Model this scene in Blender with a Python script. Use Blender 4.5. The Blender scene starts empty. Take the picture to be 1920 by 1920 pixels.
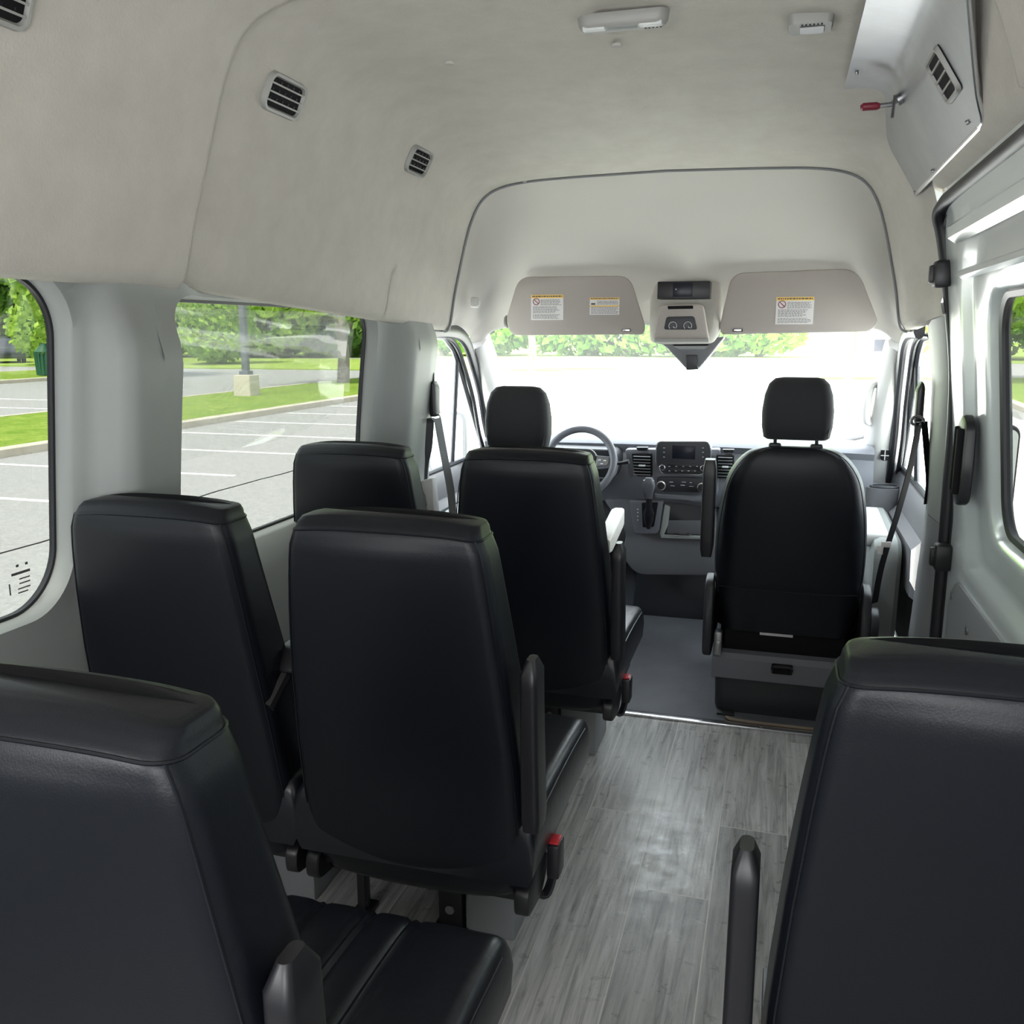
import bpy, bmesh, math, random
from mathutils import Vector, Matrix
random.seed(7)
C = bpy.context.scene.collection
S = bpy.context.scene

# ---------------------------------------------------------------- camera
FPX, VX, VY, HC = 1700.0, 1470.0, 622.0, 1.32      # focal length in pixels, where the van's long axis vanishes, eye height over the floor
_F = Vector((VX-960, 960-VY, FPX)).normalized()
_U = Vector((0, _F.z, -_F.y)).normalized()
_X = _U.cross(_F)
if _X.x < 0: _X = -_X
def ray(u, v):
    c = Vector(((u-960)/FPX, (960-v)/FPX, 1.0))
    return Vector((_X.dot(c), _F.dot(c), _U.dot(c)))
def at(u, v, y):                                   # photo pixel -> point of the van at distance y down its axis
    r = ray(u, v); k = y/r.y
    return Vector((r.x*k, y, HC + r.z*k))
def atx(u, v, x):
    r = ray(u, v); k = x/r.x
    return Vector((x, r.y*k, HC + r.z*k))
def atz(u, v, z):
    r = ray(u, v); k = (z-HC)/r.z
    return Vector((r.x*k, r.y*k, z))
cam_d = bpy.data.cameras.new('camera'); cam = bpy.data.objects.new('camera', cam_d); C.objects.link(cam)
cam_d.sensor_width = 36; cam_d.lens = 36*FPX/1920; cam_d.clip_start = 0.02; cam_d.clip_end = 600
rt = Vector((_X.x, _F.x, _U.x)); up = Vector((_X.y, _F.y, _U.y)); fw = Vector((_X.z, _F.z, _U.z))
cam.matrix_world = Matrix(((rt.x, up.x, -fw.x, 0), (rt.y, up.y, -fw.y, 0), (rt.z, up.z, -fw.z, HC), (0, 0, 0, 1)))
S.camera = cam

# ---------------------------------------------------------------- light
w = bpy.data.worlds.new('sky'); S.world = w; w.use_nodes = True
bg = w.node_tree.nodes['Background']; bg.inputs[0].default_value = (0.86, 0.93, 1.0, 1); bg.inputs[1].default_value = 1.0
sun_d = bpy.data.lights.new('sun', 'SUN'); sun_d.energy = 3.2; sun_d.angle = math.radians(12); sun_d.color = (1.0, 0.96, 0.88)
sun = bpy.data.objects.new('sun', sun_d); C.objects.link(sun)
sun.rotation_euler = Vector((0.08, 0.6, -1.0)).to_track_quat('-Z', 'Y').to_euler()   # high in front, a little left
def area(name, loc, target, sx, sy, power, col=(1, 1, 1)):
    d = bpy.data.lights.new(name, 'AREA'); d.shape = 'RECTANGLE'; d.size = sx; d.size_y = sy; d.energy = power; d.color = col
    o = bpy.data.objects.new(name, d); C.objects.link(o); o.location = loc
    o.rotation_euler = (Vector(target)-Vector(loc)).to_track_quat('-Z', 'Y').to_euler()
    return o
area('rear_fill_left', (-1.22, -0.8, 1.12), (-0.5, 1.2, 1.95), 1.2, 0.5, 3.2, (0.97, 0.98, 1.0))  # added fill lamp behind the camera, brightens the ceiling
area('rear_fill_right', (0.36, -0.8, 1.12), (-0.3, 1.2, 1.95), 1.2, 0.5, 3.2, (0.97, 0.98, 1.0))  # its added twin on the right, also only there as fill
S.view_settings.view_transform = 'Standard'; S.view_settings.look = 'None'
S.view_settings.exposure = 3.36; S.view_settings.gamma = 1.0; S.view_settings.use_curve_mapping = False

# ---------------------------------------------------------------- materials
def mat(name, col, rough=0.6, metal=0.0, spec=0.5, bump=None, var=None, coat=0.0, sheen=0.0, bdist=0.002, stretch=None):
    m = bpy.data.materials.new(name); m.use_nodes = True; nt = m.node_tree; p = nt.nodes['Principled BSDF']
    p.inputs['Base Color'].default_value = (*col, 1); p.inputs['Roughness'].default_value = rough
    p.inputs['Metallic'].default_value = metal; p.inputs['Specular IOR Level'].default_value = spec
    p.inputs['Coat Weight'].default_value = coat; p.inputs['Coat Roughness'].default_value = 0.15
    if sheen: p.inputs['Sheen Weight'].default_value = sheen
    tc = nt.nodes.new('ShaderNodeTexCoord'); vec = tc.outputs['Object']
    if stretch:
        mp = nt.nodes.new('ShaderNodeMapping'); mp.inputs['Scale'].default_value = stretch
        nt.links.new(vec, mp.inputs[0]); vec = mp.outputs[0]
    if bump:
        n = nt.nodes.new('ShaderNodeTexNoise'); n.inputs['Scale'].default_value = bump[0]; n.inputs['Detail'].default_value = 6
        b = nt.nodes.new('ShaderNodeBump'); b.inputs['Strength'].default_value = bump[1]; b.inputs['Distance'].default_value = bdist
        nt.links.new(vec, n.inputs['Vector']); nt.links.new(n.outputs['Fac'], b.inputs['Height'])
        nt.links.new(b.outputs[0], p.inputs['Normal'])
    if var:                                        # (scale, second colour, amount)
        n = nt.nodes.new('ShaderNodeTexNoise'); n.inputs['Scale'].default_value = var[0]; n.inputs['Detail'].default_value = 8
        n.inputs['Roughness'].default_value = 0.65
        r = nt.nodes.new('ShaderNodeValToRGB'); r.color_ramp.elements[0].position = 0.35; r.color_ramp.elements[1].position = 0.7
        r.color_ramp.elements[0].color = (*col, 1); r.color_ramp.elements[1].color = (*var[1], 1)
        nt.links.new(vec, n.inputs['Vector']); nt.links.new(n.outputs['Fac'], r.inputs[0]); nt.links.new(r.outputs[0], p.inputs['Base Color'])
    return m
M = {}
M['vinyl'] = mat('black vinyl', (0.0052, 0.0066, 0.0102), 0.40, bump=(420, 0.12), spec=0.32)
M['vinyl_wrinkle'] = mat('black vinyl cushion', (0.0065, 0.0075, 0.0115), 0.36, bump=(38, 0.22), spec=0.5, bdist=0.004)
M['cloth'] = mat('charcoal cloth', (0.014, 0.0145, 0.018), 0.75, bump=(900, 0.3), sheen=0.15)
M['black_plastic'] = mat('black plastic', (0.012, 0.012, 0.015), 0.4)
M['matt_black'] = mat('matt black', (0.008, 0.008, 0.009), 0.8, spec=0.2)
M['rubber'] = mat('black rubber seal', (0.012, 0.012, 0.016), 0.45)
M['dash'] = mat('dark grey dashboard plastic', (0.15, 0.154, 0.175), 0.42, bump=(600, 0.2))
M['dash_dark'] = mat('darker dashboard plastic', (0.026, 0.027, 0.032), 0.45)
M['dash_lower'] = mat('grey lower dashboard', (0.13, 0.13, 0.14), 0.55, bump=(500, 0.2))
M['screen'] = mat('dark glass screen', (0.010, 0.011, 0.02), 0.3, spec=0.3)
M['chrome'] = mat('satin chrome', (0.75, 0.75, 0.76), 0.25, 1.0)
M['mark'] = mat('pale print', (0.65, 0.66, 0.68), 0.6)
M['ink'] = mat('grey print ink', (0.10, 0.10, 0.11), 0.7)
M['red'] = mat('red plastic', (0.55, 0.02, 0.03), 0.4)
M['dark_red'] = mat('dark red rubber', (0.22, 0.02, 0.04), 0.4)
M['yellow'] = mat('amber print', (0.85, 0.55, 0.12), 0.6)
M['paper'] = mat('white label paper', (0.80, 0.78, 0.78), 0.6)
M['headliner'] = mat('grey beige felt headliner', (0.63, 0.60, 0.545), 0.95, spec=0.1, bump=(190, 0.3), var=(9, (0.57, 0.54, 0.49)), bdist=0.003)
M['headliner_front'] = mat('smooth grey headliner', (0.58, 0.56, 0.52), 0.9, spec=0.15, bump=(500, 0.15))
M['visor'] = mat('taupe visor cloth', (0.43, 0.395, 0.37), 0.9, spec=0.15, bump=(700, 0.15))
M['trim_grey'] = mat('light grey trim plastic', (0.29, 0.305, 0.295), 0.5, bump=(700, 0.12))
M['trim_mid'] = mat('mid grey trim plastic', (0.22, 0.225, 0.235), 0.5, bump=(700, 0.12))
M['pillar_white'] = mat('pale pillar trim', (0.62, 0.61, 0.59), 0.55, bump=(600, 0.1))
M['paint'] = mat('pale blue grey body paint', (0.66, 0.72, 0.72), 0.25, coat=0.8, spec=0.5)
M['alu'] = mat('brushed aluminium sheet', (0.50, 0.51, 0.53), 0.33, 1.0, var=(4, (0.40, 0.41, 0.43)), bump=(60, 0.06))
M['alu_strip'] = mat('aluminium strip', (0.8, 0.8, 0.82), 0.25, 1.0)
M['steel'] = mat('dull steel', (0.35, 0.35, 0.36), 0.4, 1.0)
M['mat'] = mat('charcoal rubber floor mat', (0.10, 0.105, 0.122), 0.6, bump=(350, 0.35), var=(5, (0.135, 0.14, 0.158)))
M['carpet_edge'] = mat('tan worn edge', (0.25, 0.2, 0.15), 0.9)
M['ivory'] = mat('ivory plastic', (0.33, 0.33, 0.31), 0.4)
M['lens'] = mat('milky lamp lens', (0.72, 0.74, 0.73), 0.25)
M['asphalt'] = mat('weathered asphalt', (0.30, 0.30, 0.295), 0.95, spec=0.2, bump=(30, 0.6), var=(18, (0.40, 0.40, 0.39)), bdist=0.02)
M['concrete'] = mat('pale concrete', (0.52, 0.47, 0.38), 0.9, spec=0.2, bump=(12, 0.5), var=(4, (0.62, 0.57, 0.48)), bdist=0.02)
M['glare_ground'] = mat('ground painted with glare', (0.74, 0.73, 0.70), 0.9, spec=0.2, var=(3, (0.80, 0.79, 0.76)))  # outdoor glare put into the ground colour, also bounces light inside
M['white_line'] = mat('white road paint', (0.85, 0.86, 0.85), 0.8)
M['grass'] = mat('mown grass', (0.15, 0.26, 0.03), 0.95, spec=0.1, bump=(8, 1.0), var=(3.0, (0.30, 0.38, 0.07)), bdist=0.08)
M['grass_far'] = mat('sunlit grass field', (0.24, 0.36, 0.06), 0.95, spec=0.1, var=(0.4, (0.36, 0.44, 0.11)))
M['bark'] = mat('grey bark', (0.20, 0.165, 0.13), 0.95, bump=(10, 1.0), bdist=0.05)
M['pole'] = mat('dark painted pole', (0.10, 0.115, 0.13), 0.5)
M['car_dark'] = mat('dark car paint', (0.03, 0.035, 0.05), 0.25, coat=1)
M['car_white'] = mat('white car paint', (0.8, 0.82, 0.85), 0.3, coat=1)
M['tyre'] = mat('tyre', (0.02, 0.02, 0.02), 0.9)
M['bin'] = mat('green painted metal', (0.02, 0.12, 0.06), 0.5)
M['white_wall'] = mat('white boarded wall', (0.8, 0.8, 0.78), 0.7)
M['blue_wall'] = mat('blue grey door', (0.30, 0.42, 0.6), 0.6)
M['roof'] = mat('grey shingles', (0.3, 0.3, 0.31), 0.9)
M['lit_cream'] = mat('cream vinyl', (0.70, 0.68, 0.62), 0.5)  # window light on the arm rest painted into its colour

def leafmat(name, c1, c2):
    m = bpy.data.materials.new(name); m.use_nodes = True; nt = m.node_tree; nt.nodes.remove(nt.nodes['Principled BSDF'])
    out = nt.nodes['Material Output']
    tc = nt.nodes.new('ShaderNodeTexCoord'); n = nt.nodes.new('ShaderNodeTexNoise'); n.inputs['Scale'].default_value = 1.3; n.inputs['Detail'].default_value = 4
    r = nt.nodes.new('ShaderNodeValToRGB'); r.color_ramp.elements[0].color = (*c1, 1); r.color_ramp.elements[1].color = (*c2, 1)
    r.color_ramp.elements[0].position = 0.35; r.color_ramp.elements[1].position = 0.65
    d = nt.nodes.new('ShaderNodeBsdfDiffuse'); t = nt.nodes.new('ShaderNodeBsdfTranslucent'); mx = nt.nodes.new('ShaderNodeMixShader'); mx.inputs[0].default_value = 0.4
    nt.links.new(tc.outputs['Object'], n.inputs['Vector']); nt.links.new(n.outputs['Fac'], r.inputs[0])
    for x in (d, t): nt.links.new(r.outputs[0], x.inputs[0])
    nt.links.new(d.outputs[0], mx.inputs[1]); nt.links.new(t.outputs[0], mx.inputs[2]); nt.links.new(mx.outputs[0], out.inputs[0])
    return m
M['leaf'] = leafmat('spring leaves', (0.22, 0.40, 0.05), (0.50, 0.68, 0.14))
M['leaf_dark'] = leafmat('deep green leaves', (0.12, 0.27, 0.05), (0.30, 0.48, 0.11))

def glass(name, tint, gloss=0.04, veil=0.0, veil_col=(1, 1, 1)):
    m = bpy.data.materials.new(name); m.use_nodes = True; nt = m.node_tree; nt.nodes.remove(nt.nodes['Principled BSDF'])
    out = nt.nodes['Material Output']
    t = nt.nodes.new('ShaderNodeBsdfTransparent'); t.inputs[0].default_value = (*tint, 1)
    g = nt.nodes.new('ShaderNodeBsdfGlossy'); g.inputs['Roughness'].default_value = 0.03
    mx = nt.nodes.new('ShaderNodeMixShader'); mx.inputs[0].default_value = gloss
    nt.links.new(t.outputs[0], mx.inputs[1]); nt.links.new(g.outputs[0], mx.inputs[2]); last = mx
    if veil:
        d = nt.nodes.new('ShaderNodeBsdfTranslucent'); d.inputs[0].default_value = (*veil_col, 1)
        m2 = nt.nodes.new('ShaderNodeMixShader'); m2.inputs[0].default_value = veil
        nt.links.new(mx.outputs[0], m2.inputs[1]); nt.links.new(d.outputs[0], m2.inputs[2]); last = m2
    nt.links.new(last.outputs[0], out.inputs[0])
    return m
M['glass_tint'] = glass('tinted side glass', (0.345, 0.35, 0.34), 0.02)
M['glass_clear'] = glass('clear door glass', (0.90, 0.93, 0.92), 0.04, 0.03)
M['windshield'] = glass('glare veiled windshield glass', (0.80, 0.82, 0.80), 0.03, 0.03)  # glare mixed into the glass as a translucent white veil
M['film'] = glass('cloudy plastic film', (0.93, 0.94, 0.92), 0.05, 0.10)
M['mirror'] = mat('mirror glass', (0.8, 0.85, 0.85), 0.05, 1.0)

def woodmat():
    m = bpy.data.materials.new('grey wood plank vinyl'); m.use_nodes = True; nt = m.node_tree; p = nt.nodes['Principled BSDF']; L = nt.links
    tc = nt.nodes.new('ShaderNodeTexCoord')
    mp = nt.nodes.new('ShaderNodeMapping'); mp.inputs['Rotation'].default_value = (0, 0, math.radians(90)); mp.inputs['Location'].default_value = (0.12, 0.095, 0)
    L.new(tc.outputs['Object'], mp.inputs[0])
    br = nt.nodes.new('ShaderNodeTexBrick'); br.inputs['Scale'].default_value = 1.0; br.inputs['Brick Width'].default_value = 0.93; br.inputs['Row Height'].default_value = 0.178
    br.inputs['Mortar Size'].default_value = 0.0018; br.inputs['Mortar Smooth'].default_value = 0.3; br.offset = 0.37
    br.inputs['Color1'].default_value = (0.0, 0, 0, 1); br.inputs['Color2'].default_value = (1, 1, 1, 1); br.inputs['Mortar'].default_value = (0.5, 0.5, 0.5, 1)
    L.new(mp.outputs[0], br.inputs['Vector'])
    # grain: noise stretched along the planks, shifted per plank
    add = nt.nodes.new('ShaderNodeVectorMath'); add.operation = 'MULTIPLY_ADD'
    L.new(br.outputs['Color'], add.inputs[0]); add.inputs[1].default_value = (7, 13, 5); L.new(tc.outputs['Object'], add.inputs[2])
    m2 = nt.nodes.new('ShaderNodeMapping'); m2.inputs['Scale'].default_value = (38, 2.2, 1); L.new(add.outputs[0], m2.inputs[0])
    n = nt.nodes.new('ShaderNodeTexNoise'); n.inputs['Scale'].default_value = 1.6; n.inputs['Detail'].default_value = 9; n.inputs['Roughness'].default_value = 0.65; n.inputs['Distortion'].default_value = 0.7
    L.new(m2.outputs[0], n.inputs['Vector'])
    wv = nt.nodes.new('ShaderNodeTexWave'); wv.inputs['Scale'].default_value = 0.5; wv.inputs['Distortion'].default_value = 9; wv.inputs['Detail'].default_value = 3; wv.inputs['Detail Scale'].default_value = 0.8
    L.new(m2.outputs[0], wv.inputs['Vector'])
    mix = nt.nodes.new('ShaderNodeMix'); mix.data_type = 'FLOAT'; mix.inputs[0].default_value = 0.0
    L.new(n.outputs['Fac'], mix.inputs[2]); L.new(wv.outputs['Fac'], mix.inputs[3])
    r = nt.nodes.new('ShaderNodeValToRGB'); e = r.color_ramp.elements; e[0].position = 0.32; e[1].position = 0.70
    e[0].color = (0.22, 0.215, 0.205, 1); e[1].color = (0.66, 0.65, 0.64, 1); k = e.new(0.5); k.color = (0.46, 0.455, 0.445, 1)
    L.new(mix.outputs[0], r.inputs[0])
    hs = nt.nodes.new('ShaderNodeMix'); hs.data_type = 'RGBA'; hs.blend_type = 'MULTIPLY'; hs.inputs[0].default_value = 0.35
    L.new(r.outputs[0], hs.inputs[6]); L.new(br.outputs['Color'], hs.inputs[7])
    mo = nt.nodes.new('ShaderNodeMix'); mo.data_type = 'RGBA'; L.new(br.outputs['Fac'], mo.inputs[0]); L.new(hs.outputs[2], mo.inputs[6]); mo.inputs[7].default_value = (0.60, 0.58, 0.54, 1)
    L.new(mo.outputs[2], p.inputs['Base Color'])
    # scuffs make the sheen uneven
    n3 = nt.nodes.new('ShaderNodeTexNoise'); n3.inputs['Scale'].default_value = 22; n3.inputs['Detail'].default_value = 8; n3.inputs['Roughness'].default_value = 0.7
    L.new(tc.outputs['Object'], n3.inputs['Vector'])
    rr_ = nt.nodes.new('ShaderNodeMapRange'); rr_.inputs[1].default_value = 0.35; rr_.inputs[2].default_value = 0.7; rr_.inputs[3].default_value = 0.24; rr_.inputs[4].default_value = 0.48
    L.new(n3.outputs['Fac'], rr_.inputs[0]); L.new(rr_.outputs[0], p.inputs['Roughness'])
    b = nt.nodes.new('ShaderNodeBump'); b.inputs['Strength'].default_value = 0.35; b.inputs['Distance'].default_value = 0.002
    sm = nt.nodes.new('ShaderNodeMath'); sm.operation = 'ADD'; L.new(mix.outputs[0], sm.inputs[0]); L.new(n3.outputs['Fac'], sm.inputs[1])
    L.new(sm.outputs[0], b.inputs['Height']); L.new(b.outputs[0], p.inputs['Normal'])
    p.inputs['Specular IOR Level'].default_value = 0.75
    return m
M['wood'] = woodmat()

# ---------------------------------------------------------------- geometry helpers
def obj(name, bm, m, parent=None, ang=38, recalc=True):
    if recalc: bmesh.ops.recalc_face_normals(bm, faces=bm.faces)
    for f in bm.faces: f.smooth = True
    a = math.radians(ang)
    for e in bm.edges:
        if len(e.link_faces) == 2 and e.calc_face_angle(0) > a: e.smooth = False
    me = bpy.data.meshes.new(name); bm.to_mesh(me); bm.free()
    for x in (m if isinstance(m, (list, tuple)) else [m]): me.materials.append(M[x] if isinstance(x, str) else x)
    o = bpy.data.objects.new(name, me); C.objects.link(o)
    if parent: o.parent = parent
    return o
def tag(o, label, cat, group=None, kind=None):
    o['label'] = label
    if cat: o['category'] = cat
    if group: o['group'] = group
    if kind: o['kind'] = kind
    return o
def thing(name, label, cat, loc=(0, 0, 0), group=None, rz=0):
    o = bpy.data.objects.new(name, None); C.objects.link(o); o.location = loc; o.rotation_euler = (0, 0, rz); o.empty_display_size = 0.05
    return tag(o, label, cat, group)
def struct(o): o['kind'] = 'structure'; return o
def B(): return bmesh.new()
def box(bm, x0, x1, y0, y1, z0, z1, bev=0.0, seg=2, mi=0):
    r = bmesh.ops.create_cube(bm, size=1.0); vs = r['verts']
    for v in vs: v.co = Vector(((x0+x1)/2 + v.co.x*(x1-x0), (y0+y1)/2 + v.co.y*(y1-y0), (z0+z1)/2 + v.co.z*(z1-z0)))
    fs = set(f for v in vs for f in v.link_faces)
    for f in fs: f.material_index = mi
    if bev > 0:
        es = list(set(e for v in vs for e in v.link_edges))
        rb = bmesh.ops.bevel(bm, geom=es, offset=bev, segments=seg, affect='EDGES', profile=0.5)
        for f in rb['faces']: f.material_index = mi
        vs = list(set(v for f in rb['faces'] for v in f.verts) | set(v for v in vs if v.is_valid))
    return vs
def loft(bm, rings, cap=True, closed=True, mi=0):
    vr = [[bm.verts.new(p) for p in r] for r in rings]
    n = len(rings[0])
    for a, b in zip(vr[:-1], vr[1:]):
        for i in range(n if closed else n-1):
            j = (i+1) % n
            f = bm.faces.new((a[i], a[j], b[j], b[i])); f.material_index = mi
    if cap and closed:
        for r in (vr[0], vr[-1]):
            try: bm.faces.new(r).material_index = mi
            except ValueError: pass
    return vr
def tube(bm, pts, r, n=8, closed=False, mi=0, flat=None, upv=None):
    pts = [Vector(p) for p in pts]; rings = []; N = len(pts); prev = None
    for i, p in enumerate(pts):
        a = pts[(i-1) % N] if (closed or i > 0) else p; b = pts[(i+1) % N] if (closed or i < N-1) else p
        t = (b-a).normalized()
        ref = Vector(upv) if upv else (prev if prev else (Vector((0, 0, 1)) if abs(t.z) < 0.9 else Vector((1, 0, 0))))
        s = t.cross(ref)
        if s.length < 1e-5: s = t.cross(Vector((1, 0.3, 0)))
        s.normalize(); q = s.cross(t).normalized(); prev = q
        rad = r[i] if isinstance(r, (list, tuple)) else r
        ra, rb = (rad, rad) if not flat else (flat[0], flat[1])
        rings.append([p + s*ra*math.cos(2*math.pi*k/n) + q*rb*math.sin(2*math.pi*k/n) for k in range(n)])
    if closed: rings.append(rings[0]); loft(bm, rings, cap=False, mi=mi); bmesh.ops.remove_doubles(bm, verts=bm.verts, dist=1e-6)
    else: loft(bm, rings, cap=True, mi=mi)
def rrect(hx, hy, r, n=5, cx=0, cy=0):
    r = min(r, hx*0.99, hy*0.99); out = []
    for qx, qy, a0 in ((1, 1, 0), (-1, 1, 90), (-1, -1, 180), (1, -1, 270)):
        for k in range(n+1):
            a = math.radians(a0 + 90*k/n)
            out.append((cx + qx*(hx-r) + r*math.cos(a), cy + qy*(hy-r) + r*math.sin(a)))
    return out
def prism(bm, pts2, fn, d0, d1, bev=0.0, mi=0):        # outline pts2 -> fn(a, b, depth); front d0, back d1
    if bev:
        cx = sum(p[0] for p in pts2)/len(pts2); cy = sum(p[1] for p in pts2)/len(pts2)
        w_ = max(p[0] for p in pts2)-min(p[0] for p in pts2); h_ = max(p[1] for p in pts2)-min(p[1] for p in pts2)
        ins = lambda k: [(cx+(a-cx)*(1-2*k/w_), cy+(b-cy)*(1-2*k/h_)) for a, b in pts2]
        s = 1 if d1 > d0 else -1
        rings = [[fn(a, b, d0) for a, b in ins(bev)], [fn(a, b, d0+s*bev*0.3) for a, b in ins(bev*0.3)], [fn(a, b, d0+s*bev) for a, b in pts2],
                 [fn(a, b, d1-s*bev*0.5) for a, b in pts2], [fn(a, b, d1) for a, b in ins(bev*0.5)]]
    else: rings = [[fn(a, b, d0) for a, b in pts2], [fn(a, b, d1) for a, b in pts2]]
    loft(bm, rings, mi=mi)
def roundpoly(pts, r, n=4):
    out = []; N = len(pts)
    for i in range(N):
        p = Vector(pts[i][:2]); a = Vector(pts[i-1][:2]); b = Vector(pts[(i+1) % N][:2])
        ri = pts[i][2] if len(pts[i]) > 2 else r
        da = (a-p); db = (b-p); k = min(ri, da.length*0.45, db.length*0.45)
        p0 = p+da.normalized()*k; p1 = p+db.normalized()*k
        for j in range(n+1):
            t = j/n; q = p0*(1-t)**2 + p*2*t*(1-t) + p1*t*t
            out.append((q.x, q.y))
    return out
def disc(bm, c, nrm, r, d, n=24, mi=0, r2=None):
    c = Vector(c); nrm = Vector(nrm).normalized(); s = nrm.orthogonal().normalized(); t = nrm.cross(s)
    ring = lambda k, rad: [c + nrm*k + s*rad*math.cos(2*math.pi*i/n) + t*rad*math.sin(2*math.pi*i/n) for i in range(n)]
    r2 = r if r2 is None else r2
    loft(bm, [ring(0, r), ring(d*0.8, r2), ring(d, r2*0.94)], mi=mi)
def ss(a, b, x):
    t = max(0.0, min(1.0, (x-a)/(b-a))); return t*t*(3-2*t)
def lerp(a, b, t): return a+(b-a)*t
def interp(tab, x):
    if x <= tab[0][0]: return tab[0][1:]
    for p, q in zip(tab[:-1], tab[1:]):
        if x <= q[0]:
            t = (x-p[0])/(q[0]-p[0]); return tuple(lerp(a, b, t) for a, b in zip(p[1:], q[1:]))
    return tab[-1][1:]
def crom(pts, n):                                       # smooth curve through points
    P = [Vector(p) for p in pts]; P = [P[0]*2-P[1]]+P+[P[-1]*2-P[-2]]; out = []
    for i in range(1, len(P)-2):
        for k in range(n):
            t = k/n; a, b, c, d = P[i-1:i+3]
            out.append(0.5*((2*b)+(c-a)*t+(2*a-5*b+4*c-d)*t*t+(3*b-a-3*c+d)*t**3))
    out.append(P[-2]); return out

CX = -0.43                                              # the van's middle line
# ================================================================ SETTING: the van's shell
bm = B(); box(bm, -1.36, 0.50, -1.7, 2.985, -0.03, 0.0); struct(obj('floor', bm, 'wood'))['label'] = 'grey wood plank vinyl floor of the aisle'
bm = B()
n = 40
for i in range(n):                                      # cab floor rises towards the firewall
    pass
prof = [(2.99, 0.004), (3.6, 0.006), (4.2, 0.01), (4.38, 0.06), (4.5, 0.2), (4.62, 0.5), (4.66, 0.8)]
loft(bm, [[(-1.36, y, z) for y, z in prof]+[(-1.36, 4.8, -0.05), (-1.36, 2.99, -0.05)], [(0.50, y, z) for y, z in prof]+[(0.50, 4.8, -0.05), (0.50, 2.99, -0.05)]])
struct(obj('floor', bm, 'mat'))['label'] = 'charcoal rubber matted floor of the cab'
bm = B(); box(bm, -1.30, 0.45, 2.972, 3.004, 0.0, 0.010, 0.003); 
for i in range(9): disc(bm, (-1.2+i*0.2, 2.988, 0.009), (0, 0, 1), 0.005, 0.003, 8)
o = tag(obj('threshold_strip', bm, 'alu_strip'), 'thin aluminium threshold strip between plank floor and cab mat', 'floor strip')
bm = B(); tube(bm, crom([(-0.12, 3.03, 0.012), (-0.08, 3.012, 0.012), (0.1, 3.012, 0.011), (0.3, 3.015, 0.011)], 6), 0.006, 6)
tag(obj('carpet_edging', bm, 'carpet_edge'), 'worn tan edging strip on the cab floor below the passenger seat box', 'edging')

def X2(z): return interp([(0, .472), (.5, .472), (.85, .470), (1.18, .462), (1.4, .430), (1.6, .390), (1.66, .378)], z)[0]
def tumble(z): return 0.115*max(0.0, z-0.8)**1.25
def wall_in(side, y, z):                                # inner trim surface, side -1 left, +1 right
    d = tumble(z)
    if side < 0:
        tp = 1-0.62*ss(1.26, 1.41, z)
        d += 0.090*(ss(1.445, 1.525, y)-ss(1.74, 1.84, y))*ss(0.62, 0.80, z)*tp
        d += 0.080*ss(2.84, 2.97, y)*ss(0.55, 0.75, z)*tp
        lf = 0.12+0.88*ss(1.62, 1.80, y)
        d += lf*(0.05*(1-ss(0.70, 0.77, z)) + 0.05*(1-ss(0.60, 0.635, z)) - 0.03*(1-ss(0.2, 0.5, z)))
    return CX + side*(0.91-d)
def dense(H, m=0.045):
    out = []
    for i in range(len(H)):
        a = H[i]; b = H[(i+1) % len(H)]; out.append(a); L = math.hypot(a[0]-b[0], a[1]-b[1]); k = int(L/m)
        for j in range(1, k+1): out.append((lerp(a[0], b[0], j/(k+1)), lerp(a[1], b[1], j/(k+1))))
    return out
def bay(bm, side, y0, y1, z0, z1, hole, rings=10, depth=0.07, lip=True):
    hy0, hy1, hz0, hz1, r = hole; n = 14
    H = dense(rrect((hy1-hy0)/2, (hz1-hz0)/2, r, n, (hy0+hy1)/2, (hz0+hz1)/2))
    cy, cz = (hy0+hy1)/2, (hz0+hz1)/2; O = []
    for a, b in H:
        dy, dz = a-cy, b-cz
        ky = ((y1-cy) if dy > 0 else (y0-cy))/dy if abs(dy) > 1e-6 else 1e9
        kz = ((z1-cz) if dz > 0 else (z0-cz))/dz if abs(dz) > 1e-6 else 1e9
        k = min(ky, kz); O.append((cy+dy*k, cz+dz*k))
    # snap nearest samples to the outer corners so the panel is a full rectangle
    for c in ((y0, z0), (y0, z1), (y1, z0), (y1, z1)):
        j = min(range(len(O)), key=lambda i: (O[i][0]-c[0])**2+(O[i][1]-c[1])**2); O[j] = c
    R = []
    if lip:
        R.append([(wall_in(side, a, b)*0 + CX + side*(0.91-tumble(b)+depth-0.02), a, b) for a, b in H])
        ins = [(cy+(a-cy)*1.012, cz+(b-cz)*1.02) for a, b in H]
        R.append([(CX+side*(abs(wall_in(side, a, b)-CX)+0.012), a, b) for a, b in [(cy+(a-cy)*1.004, cz+(b-cz)*1.008) for a, b in H]])
    for k in range(rings+1):
        t = (k/rings)
        row = []
        for (a, b), (c, d) in zip(H, O):
            yy, zz = lerp(a+(a-cy)*0.015, c, t), lerp(b+(b-cz)*0.02, d, t)
            row.append((wall_in(side, yy, zz), yy, zz))
        R.append(row)
    loft(bm, R, cap=False)
WIN1 = (0.62, 1.437, 0.785, 1.425, 0.12)
WIN2 = (1.665, 2.805, 0.775, 1.392, 0.10)
WIN4 = (-1.5, -0.25, 0.785, 1.40, 0.12)
bm = B()
bay(bm, -1, -1.72, -0.1, 0.0, 1.50, WIN4); bay(bm, -1, -0.1, 1.615, 0.0, 1.50, WIN1); bay(bm, -1, 1.595, 3.015, 0.0, 1.50, WIN2)
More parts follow.
